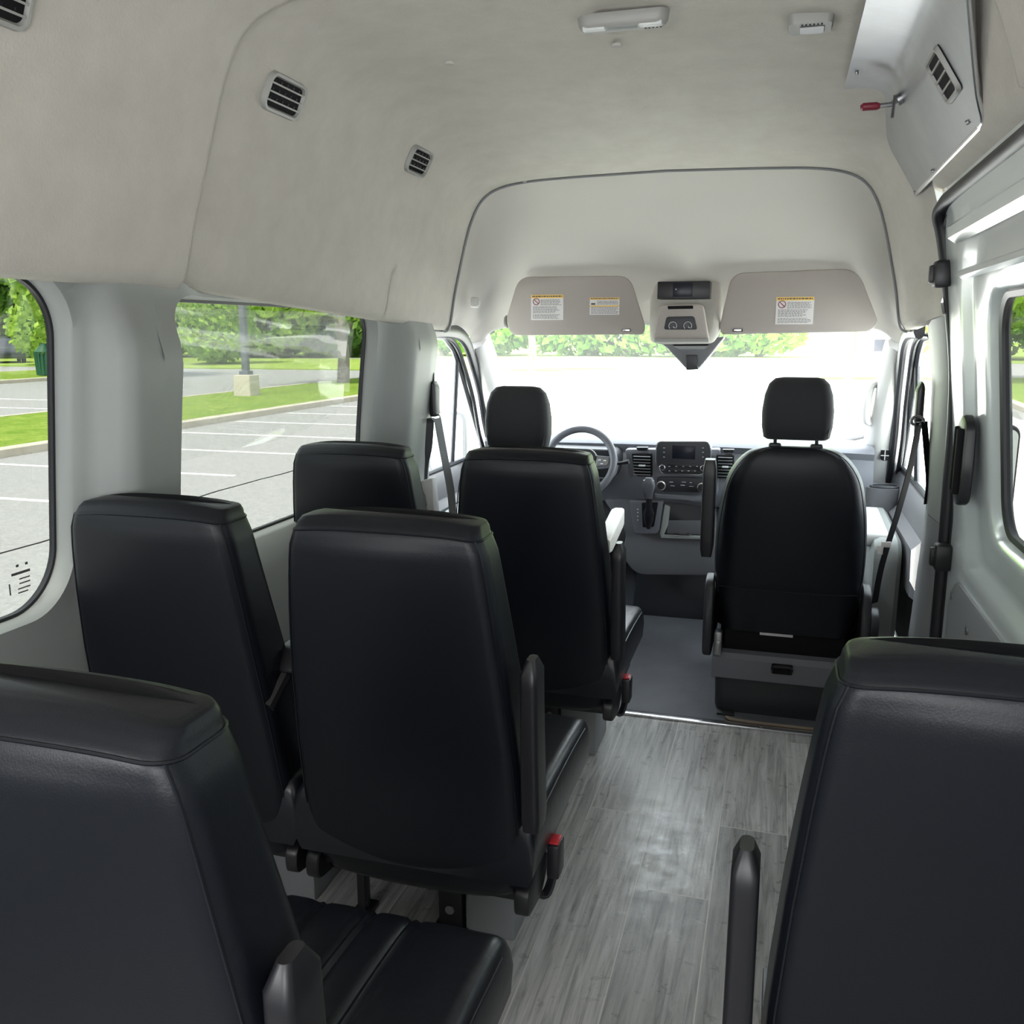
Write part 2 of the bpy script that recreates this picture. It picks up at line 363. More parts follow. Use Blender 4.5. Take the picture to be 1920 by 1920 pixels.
for zz0, zz1 in ((0.0, 1.50),):
    rows = []
    for k in range(40):
        z = lerp(zz0, zz1, k/39); rows.append([(wall_in(-1, y, z), y, z) for y in [2.999, 3.05, 3.1, 3.17]]+[(wall_in(-1, 3.17, z)-0.03, 3.2, z), (wall_in(-1, 3.17, z)-0.15, 3.21, z)])
    loft(bm, rows, closed=False)

o = struct(obj('wall_left', bm, 'trim_grey', ang=50)); o['label'] = 'light grey moulded left side trim with window pillars'
def window(nm, hole, side, lab, gm='glass_tint'):
    hy0, hy1, hz0, hz1, r = hole; cy, cz = (hy0+hy1)/2, (hz0+hz1)/2; hy, hz = (hy1-hy0)/2, (hz1-hz0)/2
    X = lambda z, off=0.0: CX+side*(0.91-tumble(z)+0.045+off)
    bm = B()
    o1 = dense(rrect(hy+0.02, hz+0.02, r+0.02, 14, cy, cz), 0.2); i1 = dense(rrect(hy-0.006, hz-0.006, r-0.006, 14, cy, cz), 0.2)
    if len(o1) != len(i1): o1 = rrect(hy+0.02, hz+0.02, r+0.02, 14, cy, cz); i1 = rrect(hy-0.006, hz-0.006, r-0.006, 14, cy, cz)
    loft(bm, [[(X(b, -0.004), a, b) for a, b in o1], [(X(b, -0.006), a, b) for a, b in i1], [(X(b, 0.006), a, b) for a, b in i1], [(X(b, 0.006), a, b) for a, b in o1]], cap=False)
    root = struct(obj(nm, bm, 'rubber')); root['label'] = lab
    bm = B(); q = rrect(hy, hz, r, 14, cy, cz)
    loft(bm, [[(X(b, 0.0), a, b) for a, b in q], [(X(b, 0.004), a, b) for a, b in q]])
    g = obj('glass', bm, gm, root); return root
wd1 = window('window_1', WIN1, -1, 'black rubber edged side window beside the rear seats')
wd2 = window('window_2', WIN2, -1, 'black rubber edged side window beside the middle seats')
wd4 = window('window_4', WIN4, -1, 'rearmost side window on the left, behind the camera'); wd5 = window('window_5', WIN4, 1, 'rearmost side window on the right, behind the camera')
# maker's print in the corner of the first window
bm = B()
gx = lambda z: CX-(0.91-tumble(z)+0.045)+0.003
for (dy, dz, wy, wz) in ((0.012, 0.045, 0.006, 0.005), (0.034, 0.045, 0.006, 0.005), (0.0, 0.030, 0.045, 0.005), (0.018, 0.019, 0.026, 0.0025), (0.018, 0.010, 0.026, 0.0025), (0.014, 0.0, 0.03, 0.0025), (0.014, -0.008, 0.024, 0.0025), (-0.006, -0.006, 0.003, 0.022)):
    y0 = 1.325+dy; z0 = 0.835+dz
    box(bm, gx(z0), gx(z0)+0.0006, y0, y0+wy, z0, z0+wz)
obj('glass_print', bm, 'ink', wd1)

# ---- right side wall (mostly the sliding door)
bm = B()
def rw(y, z): return CX+0.91-tumble(z)+0.03
rows = []
for k in range(30):
    z = lerp(0, 1.80, k/29); rows.append([(rw(y, z), y, z) for y in (-0.1, 0.4, 0.85)])
loft(bm, rows, closed=False)
bay(bm, 1, -1.72, -0.1, 0.0, 1.80, WIN4)
rows = []
for k in range(8):
    z = lerp(1.70, 1.95, k/7); rows.append([(rw(y, z), y, z) for y in (0.85, 1.5, 2.85)])
loft(bm, rows, closed=False)
struct(obj('wall_right', bm, 'trim_grey'))['label'] = 'right side wall behind the sliding door'
# B pillar trims (right): light upper, darker lower
def pillar(side, yb, yt, z0, z1, name, m, lab, parent=None, slot=False, wid=(0.0, 0.0)):
    bm = B(); rows = []
    for k in range(24):
        z = lerp(z0, z1, k/23); x = X2(z)-CX+0.022
        y0 = 2.775; y1 = lerp(yb, yt, k/23)+0.0
        pts = [(x+0.06, y0), (x-0.015, y0+0.004), (x-0.035, y0+0.03), (x-0.045, lerp(y0, y1, 0.5)), (x-0.035, y1-0.03), (x-0.01, y1), (x+0.06, y1+0.004)]
        rows.append([(CX+side*a, b, z) for a, b in pts])
    loft(bm, rows, closed=True)
    o = obj(name, bm, m, parent, ang=60); return o
o = struct(pillar(1, 3.08, 3.16, 0.78, 1.40, 'trim_1', 'trim_grey', '')); o['label'] = 'pale grey upper pillar cover behind the passenger seat'
o = struct(pillar(1, 3.30, 3.08, 0.0, 0.778, 'trim_2', 'trim_mid', '')); o['label'] = 'darker grey lower pillar cover behind the passenger seat'

# ---- ceiling: profile of half widths, rear and front
PR = [(0.87, 1.425), (0.838, 1.418), (0.813, 1.428), (0.797, 1.455), (0.776, 1.53), (0.745, 1.62), (0.70, 1.76), (0.668, 1.84), (0.632, 1.90), (0.575, 1.938), (0.49, 1.957), (0.30, 1.970), (0.0, 1.976)]
PF = [(0.87, 1.34), (0.845, 1.325), (0.815, 1.328), (0.80, 1.36), (0.785, 1.45), (0.765, 1.54), (0.735, 1.66), (0.705, 1.745), (0.665, 1.805), (0.60, 1.84), (0.49, 1.858), (0.30, 1.866), (0.0, 1.872)]
def prof_at(y, off=0.0):
    t = ss(2.35, 3.30, y); t0 = max(0, min(1, (y-1.6)/1.7))
    out = []
    for (a, b), (c, d) in zip(PR, PF):
        tt = t if b > 1.6 else t0
        out.append((lerp(a, c, tt)-off, lerp(b, d, tt)-off))
    return out
def smooth2(p, n=4):
    return [(v.x, v.y) for v in crom([(a, b, 0) for a, b in p], n)]
def zcut(p, zmin):                                      # drop the profile below zmin (over the sliding door)
    out = []
    for (a, b), (c, d) in zip(p[:-1], p[1:]):
        if d <= zmin and b <= zmin: continue
        if b < zmin < d: out.append((lerp(a, c, (zmin-b)/(d-b)), zmin))
        elif b >= zmin: out.append((a, b))
    out.append(p[-1]); return out
def resample(p, n):
    L = [0]
    for a, b in zip(p[:-1], p[1:]): L.append(L[-1]+math.hypot(b[0]-a[0], b[1]-a[1]))
    out = []
    for k in range(n):
        s = L[-1]*k/(n-1)
        for i in range(len(p)-1):
            if s <= L[i+1]+1e-9:
                t = (s-L[i])/max(1e-9, L[i+1]-L[i]); out.append((lerp(p[i][0], p[i+1][0], t), lerp(p[i][1], p[i+1][1], t))); break
    return out
def ceil_rows(ys, zminR, off=0.0, nL=46, nR=46):
    rows = []
    for y in ys:
        p = smooth2(prof_at(y, off)); L_ = resample(p, nL)
        wd = (0.055+0.022*ss(2.70, 2.78, y))*(1-ss(2.92, 3.12, y)); pw = [(a + wd*min(1, a/0.6)*(0.3+0.7*ss(1.34, 1.48, b)), b + 0.008*(1-ss(2.96, 3.12, y))) for a, b in p]
        q = zcut(pw, zminR(y)) if zminR(y) else pw
        R_ = resample(q, nR)
        if zminR(y):                                     # small return lip tucked over the door seal
            R_ = [(R_[0][0]+0.065, R_[0][1]-0.030)]+R_
        else: R_ = [R_[0]]+R_
        rows.append([(CX-a, y, b) for a, b in L_]+[(CX+a, y, b) for a, b in reversed(R_[:-1])])
    return rows
def seam_in(y0, y, w_=0.02): return 0.008*(1-((max(0, w_-abs(y-y0)))/w_)**2)
bm = B()
ys = [2.0-0.0]+[]
rows = []
yl = [-1.7, -1.0, -0.3, 0.4, 0.9, 1.3, 1.5, 1.6, 1.66, 1.69, 1.70]
rows = ceil_rows(yl, lambda y: 1.70, 0.010)
rows.append([(x-0.003*(1 if x > CX else -1)*-1, 1.704, z+0.003) for x, y, z in rows[-1]]); rows.append([(x+(0.012 if x > CX else -0.012), 1.705, z+0.012) for x, y, z in rows[-1]])
loft(bm, rows, closed=False)
struct(obj('ceiling', bm, 'headliner', ang=60))['label'] = 'grey beige felt headliner panel over the rear seats'
bm = B()
loft(bm, ceil_rows([1.69, 1.72, 1.8, 1.95, 2.1, 2.25, 2.4, 2.55, 2.65, 2.74, 2.81], lambda y: 1.70), closed=False)
loft(bm, ceil_rows([2.74, 2.8, 2.87, 2.95, 3.02, 3.1, 3.18, 3.25, 3.30, 3.335, 3.345, 3.35], lambda y: None), closed=False)
struct(obj('ceiling', bm, 'headliner', ang=60))['label'] = 'grey beige felt headliner panel over the middle seats'
# front headliner: from the arch forward and down to the windshield
def ring_front():
    A = resample(smooth2(prof_at(3.345, 0.0)), 46)
    A = [(a-0.006, b-0.006) for a, b in A]
    def shape(y, pts): return (y, resample([(v.x, v.y) for v in crom([(a, b, 0) for a, b in pts], 5)], 46))
    keys = [(3.345, A),
            (3.47, [(lerp(a, b_[0], 0), lerp(b, b_[1], 0)) for (a, b), b_ in zip(A, A)])]
    K = []
    K.append((3.343, A))
    K.append(shape(3.46, [(0.865, 1.33), (0.84, 1.345), (0.805, 1.40), (0.78, 1.53), (0.74, 1.66), (0.68, 1.745), (0.57, 1.785), (0.40, 1.80), (0.2, 1.805), (0.0, 1.807)]))
    K.append(shape(3.60, [(0.87, 1.328), (0.85, 1.345), (0.815, 1.39), (0.785, 1.48), (0.75, 1.57), (0.69, 1.635), (0.57, 1.665), (0.40, 1.68), (0.2, 1.685), (0.0, 1.685)]))
    K.append(shape(3.72, [(0.875, 1.325), (0.86, 1.335), (0.83, 1.37), (0.80, 1.42), (0.76, 1.48), (0.70, 1.525), (0.57, 1.545), (0.40, 1.555), (0.2, 1.555), (0.0, 1.555)]))
    K.append(shape(3.80, [(0.88, 1.30), (0.865, 1.315), (0.845, 1.335), (0.82, 1.36), (0.78, 1.39), (0.71, 1.415), (0.57, 1.425), (0.40, 1.43), (0.2, 1.43), (0.0, 1.43)]))
    K.append(shape(3.84, [(0.885, 1.22), (0.87, 1.25), (0.85, 1.275), (0.83, 1.30), (0.79, 1.328), (0.72, 1.342), (0.57, 1.348), (0.40, 1.35), (0.2, 1.35), (0.0, 1.35)]))
    K.append(shape(3.87, [(0.89, 1.21), (0.875, 1.24), (0.855, 1.265), (0.835, 1.29), (0.795, 1.322), (0.72, 1.338), (0.57, 1.345), (0.40, 1.348), (0.2, 1.348), (0.0, 1.348)]))
    return K
K = ring_front(); rows = []
for i in range(len(K)-1):
    steps = 4 if i < len(K)-2 else 1
    for s in range(steps):
        t = s/steps; y = lerp(K[i][0], K[i+1][0], t)
        rows.append([(lerp(a, c, t), y, lerp(b, d, t)) for (a, b), (c, d) in zip(K[i][1], K[i+1][1])])
rows.append([(a, K[-1][0], b) for a, b in K[-1][1]])
rows = [[(CX-a, y, b) for a, y, b in r]+[(CX+a, y, b) for a, y, b in reversed(r[:-1])] for r in rows]
bm = B(); loft(bm, rows, closed=False)
struct(obj('ceiling', bm, 'headliner_front', ang=70))['label'] = 'smooth grey headliner sloping down to the windshield behind the visors'
# seam lines on the headliner
bm = B()
p = smooth2(prof_at(3.34)); tube(bm, [(CX-a+0.004, 3.338, b-0.004) for a, b in p[6:]]+[(CX+a-0.004, 3.338, b-0.004) for a, b in reversed(p[6:-1])], 0.0045, 6)
struct(obj('trim_3', bm, 'trim_mid'))['label'] = 'arched seam bead between middle and front headliner'
# outer skin keeps daylight out above the headliner
bm = B()
sk = [(0.99, 1.48), (0.95, 1.6), (0.86, 1.86), (0.78, 1.98), (0.6, 2.04), (0.0, 2.06)]
loft(bm, [[(CX-a, y, b) for a, b in sk]+[(CX+a, y, b) for a, b in reversed(sk[:-1])] for y in (-1.75, 3.3)]+[[(CX-a*0.99, 3.9, 1.37+(b-1.48)*0.12) for a, b in sk]+[(CX+a*0.99, 3.9, 1.37+(b-1.48)*0.12) for a, b in reversed(sk[:-1])]], closed=False)
for sgn in (-1, 1):
    loft(bm, [[(CX+sgn*1.0, y, -0.2), (CX+sgn*1.0, y, 0.72)] for y in (-1.75, 4.9)], closed=False)
box(bm, CX-1, CX+1, -1.75, 4.9, -0.25, -0.2)
struct(obj('trim_4', bm, 'paint'))['label'] = 'outer body skin of the van'
bm = B(); box(bm, CX-0.99, CX+0.99, -1.76, -1.72, -0.1, 2.04, 0.01)
struct(obj('door_4', bm, 'paint'))['label'] = 'closed rear doors of the van, behind the camera'

# ---- sliding door (right), closed, seen from inside
def bayR(bm, y0, y1, z0, z1, hole, X, rings=8):
    hy0, hy1, hz0, hz1, r = hole; n = 12
    H = dense(rrect((hy1-hy0)/2, (hz1-hz0)/2, r, n, (hy0+hy1)/2, (hz0+hz1)/2)); cy, cz = (hy0+hy1)/2, (hz0+hz1)/2; O = []
    for a, b in H:
        dy, dz = a-cy, b-cz
        ky = ((y1-cy) if dy > 0 else (y0-cy))/dy if abs(dy) > 1e-6 else 1e9
        kz = ((z1-cz) if dz > 0 else (z0-cz))/dz if abs(dz) > 1e-6 else 1e9
        k = min(ky, kz); O.append((cy+dy*k, cz+dz*k))
    for c in ((y0, z0), (y0, z1), (y1, z0), (y1, z1)):
        j = min(range(len(O)), key=lambda i: (O[i][0]-c[0])**2+(O[i][1]-c[1])**2); O[j] = c
    R = [[(X(a, b)+0.042, a, b) for a, b in H], [(X(a, b)+0.032, cy+(a-cy)*1.01, cz+(b-cz)*1.02) for a, b in H]]
    prof2 = [(0.0, 0.028), (0.06, 0.008), (0.14, 0.0), (0.34, 0.0), (0.44, -0.004), (0.5, -0.020), (0.62, -0.024), (0.8, -0.022), (1.0, -0.022)]
    for t, dx in prof2:
        R.append([(X(lerp(a, c, t), lerp(b, d, t))+dx, lerp(a+(a-cy)*0.02, c, t), lerp(b+(b-cz)*0.03, d, t)) for (a, b), (c, d) in zip(H, O)])
    loft(bm, R, cap=False)
XD = lambda y, z: CX+0.91-tumble(z)+0.022
DW = (0.75, 2.33, 0.86, 1.40, 0.09)
bm = B(); bayR(bm, 0.6, 2.735, 0.62, 1.74, DW, XD)
loft(bm, [[(XD(y, z)-0.022, y, z) for y in (0.6, 1.5, 2.735)] for z in (0.0, 0.3, 0.62)], closed=False)
# stamped rib along the upper door
loft(bm, [[(XD(y, z)+dx-0.026, y, z) for z, dx in ((1.535, 0.004), (1.55, -0.014), (1.575, -0.014), (1.59, 0.004))] for y in (0.7, 1.6, 2.5, 2.58)], closed=False)
loft(bm, [[(XD(y, z)+dx-0.026, y, z) for z, dx in ((1.445, 0.004), (1.452, -0.010), (1.462, -0.010), (1.47, 0.004))] for y in (0.7, 1.6, 2.42, 2.5)], closed=False)
door1 = struct(obj('door_1', bm, 'paint', ang=45)); door1['label'] = 'pale painted sliding side door with window'
bm = B(); hy0, hy1, hz0, hz1, r = DW; cy, cz = (hy0+hy1)/2, (hz0+hz1)/2; hy, hz = (hy1-hy0)/2, (hz1-hz0)/2
o1 = rrect(hy+0.016, hz+0.016, r+0.016, 12, cy, cz); m1 = rrect(hy+0.005, hz+0.005, r+0.005, 12, cy, cz); i1 = rrect(hy-0.007, hz-0.007, r, 12, cy, cz)
loft(bm, [[(XD(a, b)+0.032, a, b) for a, b in o1], [(XD(a, b)+0.018, a, b) for a, b in m1], [(XD(a, b)+0.022, a, b) for a, b in i1], [(XD(a, b)+0.036, a, b) for a, b in i1]], cap=False)
sl = obj('window_seal', bm, 'rubber', door1)
bm = B(); loft(bm, [[(XD(a, b)+0.030, a, b) for a, b in o1], [(XD(a, b)+0.034, a, b) for a, b in o1]]); obj('glass', bm, 'glass_tint', door1)
# lower card with screws
bm = B(); card = roundpoly([(2.60, 0.04), (2.635, 0.60, 0.06), (2.56, 0.675, 0.05), (0.8, 0.70), (0.8, 0.04)], 0.03)
prism(bm, card, lambda a, b, d: (XD(a, b)-0.022-d, a, b), 0.008, 0.0, 0.003)
pc = obj('door_card', bm, 'trim_mid', door1)
for (a, b) in ((2.585, 0.625), (2.36, 0.60), (2.60, 0.36), (2.1, 0.63)):
    bm = B(); disc(bm, (XD(a, b)-0.029, a, b), (-1, 0, 0), 0.011, 0.004, 12); obj('screw', bm, 'steel', pc)
# pull handle
bm = B(); xh = XD(0, 0.99)-0.022
hp = roundpoly([(2.44, 1.10), (2.50, 1.12), (2.56, 1.09), (2.57, 0.99), (2.56, 0.92), (2.50, 0.885), (2.44, 0.90), (2.43, 0.99)], 0.02)
prism(bm, hp, lambda a, b, d: (xh-d, a, b), 0.026, 0.0, 0.008)
hd = obj('handle', bm, 'black_plastic', door1)
bm = B(); box(bm, xh-0.040, xh-0.024, 2.455, 2.475, 0.92, 1.085, 0.005); box(bm, xh-0.034, xh-0.02, 2.525, 2.54, 0.92, 1.085, 0.004); obj('grip', bm, 'matt_black', hd)
# door edge catches
for z0, z1 in ((1.435, 1.505), (0.665, 0.74)):
    bm = B(); xx = XD(0, z0)-0.03
    box(bm, xx-0.035, xx+0.01, 2.675, 2.73, z0, z1, 0.010); box(bm, xx-0.045, xx-0.03, 2.69, 2.715, z0+0.012, z1-0.012, 0.004)
    obj('door_catch', bm, 'black_plastic', door1)
# opening seal
def sealpath(pts, n=6): return crom(pts, n)
bm = B()
pts = [(X2(z), 2.745, z) for z in (0.0, 0.3, 0.6, 0.9, 1.2, 1.45, 1.57)]+[(0.380, 2.73, 1.622), (0.384, 2.68, 1.648), (0.390, 2.58, 1.656), (0.392, 2.2, 1.658), (0.392, 1.4, 1.658), (0.392, 0.7, 1.658)]
P_ = sealpath(pts, 5)
tube(bm, P_, 0.02, 10)
tube(bm, [(x+0.014, y-0.022, z-0.01) if z < 1.6 else (x+0.018, y-0.012, z-0.022) for x, y, z in P_], 0.010, 8)
seal1 = tag(obj('door_seal', bm, 'rubber'), 'thick black rubber seal around the sliding door opening', 'door seal')
# ---- front door openings
def frontdoor(side, nm, lab, doorlab):
    X = lambda off: CX+side*(0.905+off)
    SX = lambda z, off=0: CX+side*(0.905-tumble(z)+off)
    pts = [(SX(0.0, 0), 4.34, 0.05), (SX(0.4, 0), 4.34, 0.45), (SX(0.68, 0), 4.24, 0.68), (SX(0.9, 0), 4.09, 0.88), (SX(1.05), 3.965, 1.05), (SX(1.2), 3.80, 1.2), (SX(1.28), 3.69, 1.278), (SX(1.31), 3.58, 1.315), (SX(1.32), 3.45, 1.325), (SX(1.32), 3.27, 1.325)]
    P = crom(pts, 5)
    bm = B(); tube(bm, P, 0.02, 10, flat=(0.03, 0.018), upv=(1, 0, 0)); tube(bm, [(x+side*0.03, y-0.03, z-0.02) for x, y, z in P], 0.010, 8)
    tag(obj('door_seal', bm, 'rubber'), lab, 'door seal')
    # door: lower panel, window frame, glass
    bm = B()
    prof = [(0.07, 0.0), (0.055, 0.1), (0.03, 0.12), (0.03, 0.40), (-0.02, 0.44), (-0.025, 0.60), (0.005, 0.63), (0.01, 0.70), (0.03, 0.735), (0.06, 0.745)]
    loft(bm, [[(X(a), y, b) for a, b in prof] for y in (3.22, 3.5, 3.8, 4.1, 4.35)], closed=False)
    d = struct(obj(nm, bm, 'dash_lower')); d['label'] = doorlab
    bm = B()
    fr = [(SX(z, 0.05), y, z) for y, z in ((3.22, 0.74), (3.24, 1.28), (3.30, 1.31), (3.56, 1.30), (3.68, 1.25), (3.80, 1.15), (4.06, 0.90), (4.22, 0.74))]
    tube(bm, fr, 0.014, 8)
    tube(bm, [(SX(1.22, 0.05), 3.74, 1.22), (SX(0.74, 0.05), 3.76, 0.74)], 0.011, 8)
    tube(bm, [(SX(0.745, 0.045), 3.22, 0.745), (SX(0.745, 0.045), 4.24, 0.745)], 0.012, 8)
    obj('window_frame', bm, 'rubber', d)
    bm = B(); q = [(3.22, 0.74), (3.24, 1.28), (3.30, 1.31), (3.56, 1.30), (3.68, 1.25), (3.80, 1.15), (4.06, 0.90), (4.22, 0.74)]
    loft(bm, [[(SX(b, 0.05), a, b) for a, b in q], [(SX(b, 0.054), a, b) for a, b in q]]); obj('glass', bm, 'glass_clear', d)
    return d
dl = frontdoor(-1, 'door_2', 'black rubber door seal curving up the left windshield pillar', 'driver door with clear window')
dr = frontdoor(1, 'door_3', 'black rubber door seal curving up the right windshield pillar', 'passenger door with clear window')
# passenger door: moulded pocket, arm rest and cup
bm = B(); prism(bm, roundpoly([(3.36, 0.05), (3.33, 0.60, 0.08), (3.95, 0.62, 0.06), (4.0, 0.06)], 0.05), lambda a, b, d: (CX+0.86-d, a, b), 0.09, -0.01, 0.03)
obj('door_pocket', bm, 'trim_grey', dr)
bm = B(); prism(bm, roundpoly([(3.40, 0.56), (3.40, 0.61), (3.85, 0.63), (3.85, 0.57)], 0.02), lambda a, b, d: (CX+0.80-d, a, b), 0.05, -0.03, 0.01); obj('arm_rest', bm, 'pillar_white', dr)
bm = B(); prism(bm, roundpoly([(3.36, 0.05), (3.33, 0.60, 0.08), (3.95, 0.62, 0.06), (4.0, 0.06)], 0.05), lambda a, b, d: (CX-0.86+d, a, b), 0.06, -0.01, 0.03)
obj('door_pocket', bm, 'trim_grey', dl)

# windshield pillars (A) and windshield
def apillar(side, nm, lab):
    bm = B(); rows = []
    path = [(3.83, 1.275), (3.86, 1.24), (3.90, 1.19), (3.97, 1.10), (4.07, 0.98), (4.18, 0.84), (4.26, 0.72), (4.32, 0.55)]
    for i, (y, z) in enumerate(path):
        w_ = 0.03+0.02*i/7; inn = 0.825-0.006*i if False else 0.822-0.005*i
        wo = 0.905-tumble(z)
        rows.append([(CX+side*(wo+0.03), y-0.02, z), (CX+side*(wo-0.012), y-0.045, z-0.03), (CX+side*(inn+0.03), y-0.045, z-0.03), (CX+side*inn, y-0.02, z-0.01), (CX+side*(inn-0.004), y+0.06, z+0.03), (CX+side*(inn+0.03), y+0.12, z+0.07), (CX+side*(wo+0.06), y+0.10, z+0.07)])
    loft(bm, rows)
    o = struct(obj(nm, bm, 'pillar_white', ang=50)); o['label'] = lab; return o
apillar(-1, 'trim_5', 'pale left windshield pillar cover'); ap = apillar(1, 'trim_6', 'pale right windshield pillar cover')
bm = B()
g = lambda a, t: (CX+a, lerp(3.86, 4.72, t), lerp(1.37, 0.76, t))
rows = []
for k in range(9):
    t = k/8; rows.append([(CX+a*1.0, lerp(3.86, 4.62, t)+0.10*(1-(a/0.9)**2), lerp(1.37, 0.76, t)) for a in [(-0.9+1.8*i/16) for i in range(17)]])
loft(bm, rows, closed=False)
struct(obj('window_3', bm, 'windshield'))['label'] = 'wide windshield glass with a glare veil built in'

# ================================================================ FITTINGS ON THE CEILING
def surf_left(y, z):                                    # left headliner surface at height z
    p = smooth2(prof_at(y)); 
    for (a, b), (c, d) in zip(p[8:-1], p[9:]):
        if b <= z <= d:
            t = (z-b)/(d-b); nx, nz = (d-b), -(c-a); L = math.hypot(nx, nz)
            return Vector((CX-lerp(a, c, t), y, z)), Vector((nx/L, 0, -abs(nz)/L)).normalized()
def air_vent(c, nrm, w_, h_, label, grp):
    """louvred vent: frame, dark opening, bars. w_ along y, h_ along slope"""
    c = Vector(c); nrm = Vector(nrm).normalized(); yv = Vector((0, 1, 0)); s = nrm.cross(yv).normalized()
    if s.z > 0: s = -s
    t = thing('air_vent', label, 'air vent', c, grp)
    F = lambda a, b, d: yv*a + s*b + nrm*d
    bm = B(); o_ = rrect(w_/2, h_/2, 0.022, 5); i_ = rrect(w_/2-0.012, h_/2-0.012, 0.014, 5)
    loft(bm, [[F(a, b, -0.004) for a, b in o_], [F(a, b, 0.007) for a, b in rrect(w_/2-0.003, h_/2-0.003, 0.02, 5)], [F(a, b, 0.007) for a, b in rrect(w_/2-0.009, h_/2-0.009, 0.016, 5)], [F(a, b, 0.0) for a, b in i_]], cap=False)
    obj('vent_frame', bm, 'ivory', t)
    bm = B(); loft(bm, [[F(a, b, 0.0005) for a, b in i_], [F(a, b, -0.003) for a, b in i_]]); obj('vent_opening', bm, 'matt_black', t)
    for k in range(3):
        bm = B(); bb = (k-1)*(h_-0.024)/3.4
        loft(bm, [[F(a, bb+q, d) for q, d in ((-0.0018, 0.001), (-0.0018, 0.006), (0.0018, 0.006), (0.0018, 0.001))] for a in (-w_/2+0.011, w_/2-0.011)]); obj('louvre', bm, 'ivory', t)
    for k in range(3):
        bb = (k-1)*(h_-0.024)/3.4-0.012
        for j in range(5):
            aa = (j-2)*(w_-0.03)/5; bm = B()
            loft(bm, [[F(aa+q, bb+0.004, d) for q, d in ((-0.002, 0.0), (-0.001, 0.003), (0.002, 0.0))], [F(aa+q, bb+0.012, d) for q, d in ((-0.002, 0.0), (-0.001, 0.003), (0.002, 0.0))]])
            obj('vane', bm, 'black_plastic', t)
    return t
G = 'air vents along the left headliner'
for (yy, zz, lab) in ((1.13, 1.80, 'pale louvred air vent cut off by the top left corner, over the rear seats'), (1.93, 1.835, 'pale louvred air vent in the middle headliner panel, nearer one'), (2.72, 1.83, 'smallest pale louvred air vent on the left headliner, nearest the windshield')):
    c, nrm = surf_left(yy, zz); off = 0.012 if yy < 1.7 else 0.0
    air_vent(c+nrm*(0.004+off), nrm, 0.155, 0.085, lab, G)
def on_ceiling(u, v):
    p = atz(u, v, 1.97); 
    return p
# dome lamp
c = atz(1168, 42, 1.962); t = thing('dome_lamp', 'slim off white interior lamp with two clear lenses on the ceiling', 'ceiling lamp', (c.x, c.y, 1.966), None, math.radians(0))
def roundbox(bm, hx, hy, z0, z1, r, cx=0, cy=0, slope=0.7):
    loft(bm, [[(a, b, z0) for a, b in rrect(hx, hy, r, 5, cx, cy)], [(a, b, lerp(z0, z1, 0.7)) for a, b in rrect(hx*0.97, hy*0.94, r, 5, cx, cy)], [(a, b, z1) for a, b in rrect(hx*0.90, hy*slope, r*0.8, 5, cx, cy)]])
bm = B(); roundbox(bm, 0.098, 0.024, 0.012, -0.016, 0.022); lh = obj('lamp_housing', bm, 'ivory', t)
for s in (-1, 1):
    bm = B(); box(bm, s*0.060-0.024, s*0.060+0.024, -0.018, 0.002, -0.0185, -0.010, 0.002); obj('lens', bm, 'lens', t)
bm = B(); box(bm, -0.032, 0.032, -0.018, 0.0, -0.018, -0.010, 0.002); obj('centre_panel', bm, 'trim_grey', t)
bm = B()
for k in range(5): box(bm, 0.046+k*0.008, 0.049+k*0.008, 0.004, 0.007, -0.0185, -0.013)
obj('switch_marks', bm, 'matt_black', t)
c = atz(1519, 50, 1.958); t = thing('reading_lamp', 'small square off white lamp housing with recessed lens on the ceiling', 'ceiling lamp', (c.x, c.y, 1.967))
bm = B(); roundbox(bm, 0.048, 0.044, 0.012, -0.013, 0.014, 0, 0, 0.9); obj('lamp_housing', bm, 'ivory', t)
bm = B(); loft(bm, [[(a, b, -0.012) for a, b in rrect(0.027, 0.026, 0.006, 4, 0.004, 0.004)], [(a, b, -0.0155) for a, b in rrect(0.024, 0.023, 0.006, 4, 0.004, 0.004)]]); obj('lens', bm, 'steel', t)
bm = B()
for k in range(6): box(bm, -0.018+k*0.008, -0.015+k*0.008, -0.031, -0.026, -0.0142, -0.01)
obj('grille', bm, 'matt_black', t)
# moulded buttons of the headliner
for (u, v) in ((843, 130), (985, 341), (1545, 317), (1156, 106)):
    c = atz(u, v, 1.945 if v < 200 else 1.86)
    yy = c.y; cz = interp([(1.7, 1.95), (2.4, 1.95), (3.3, 1.855)], yy)[0]
    c = atz(u, v, cz); bm = B(); disc(bm, (0, 0, 0), (0, 0, -1), 0.012, 0.006, 20); o = obj('headliner_clip', bm, 'headliner_front'); o.location = (c.x, c.y, cz+0.0)
    w_ = abs(c.x-CX); pr = smooth2(prof_at(c.y))
    for (a, b), (d, e) in zip(pr[10:-1], pr[11:]):
        if d <= w_ <= a: o.location.z = lerp(b, e, (a-w_)/(a-d)) + 0.001
    tag(o, {843: 'round headliner clip at the left edge of the ceiling', 985: 'round headliner clip above the left end of the arched seam', 1545: 'round headliner clip above the right end of the arched seam', 1156: 'round headliner clip just in front of the slim ceiling lamp'}[u], 'clip', 'headliner clips')

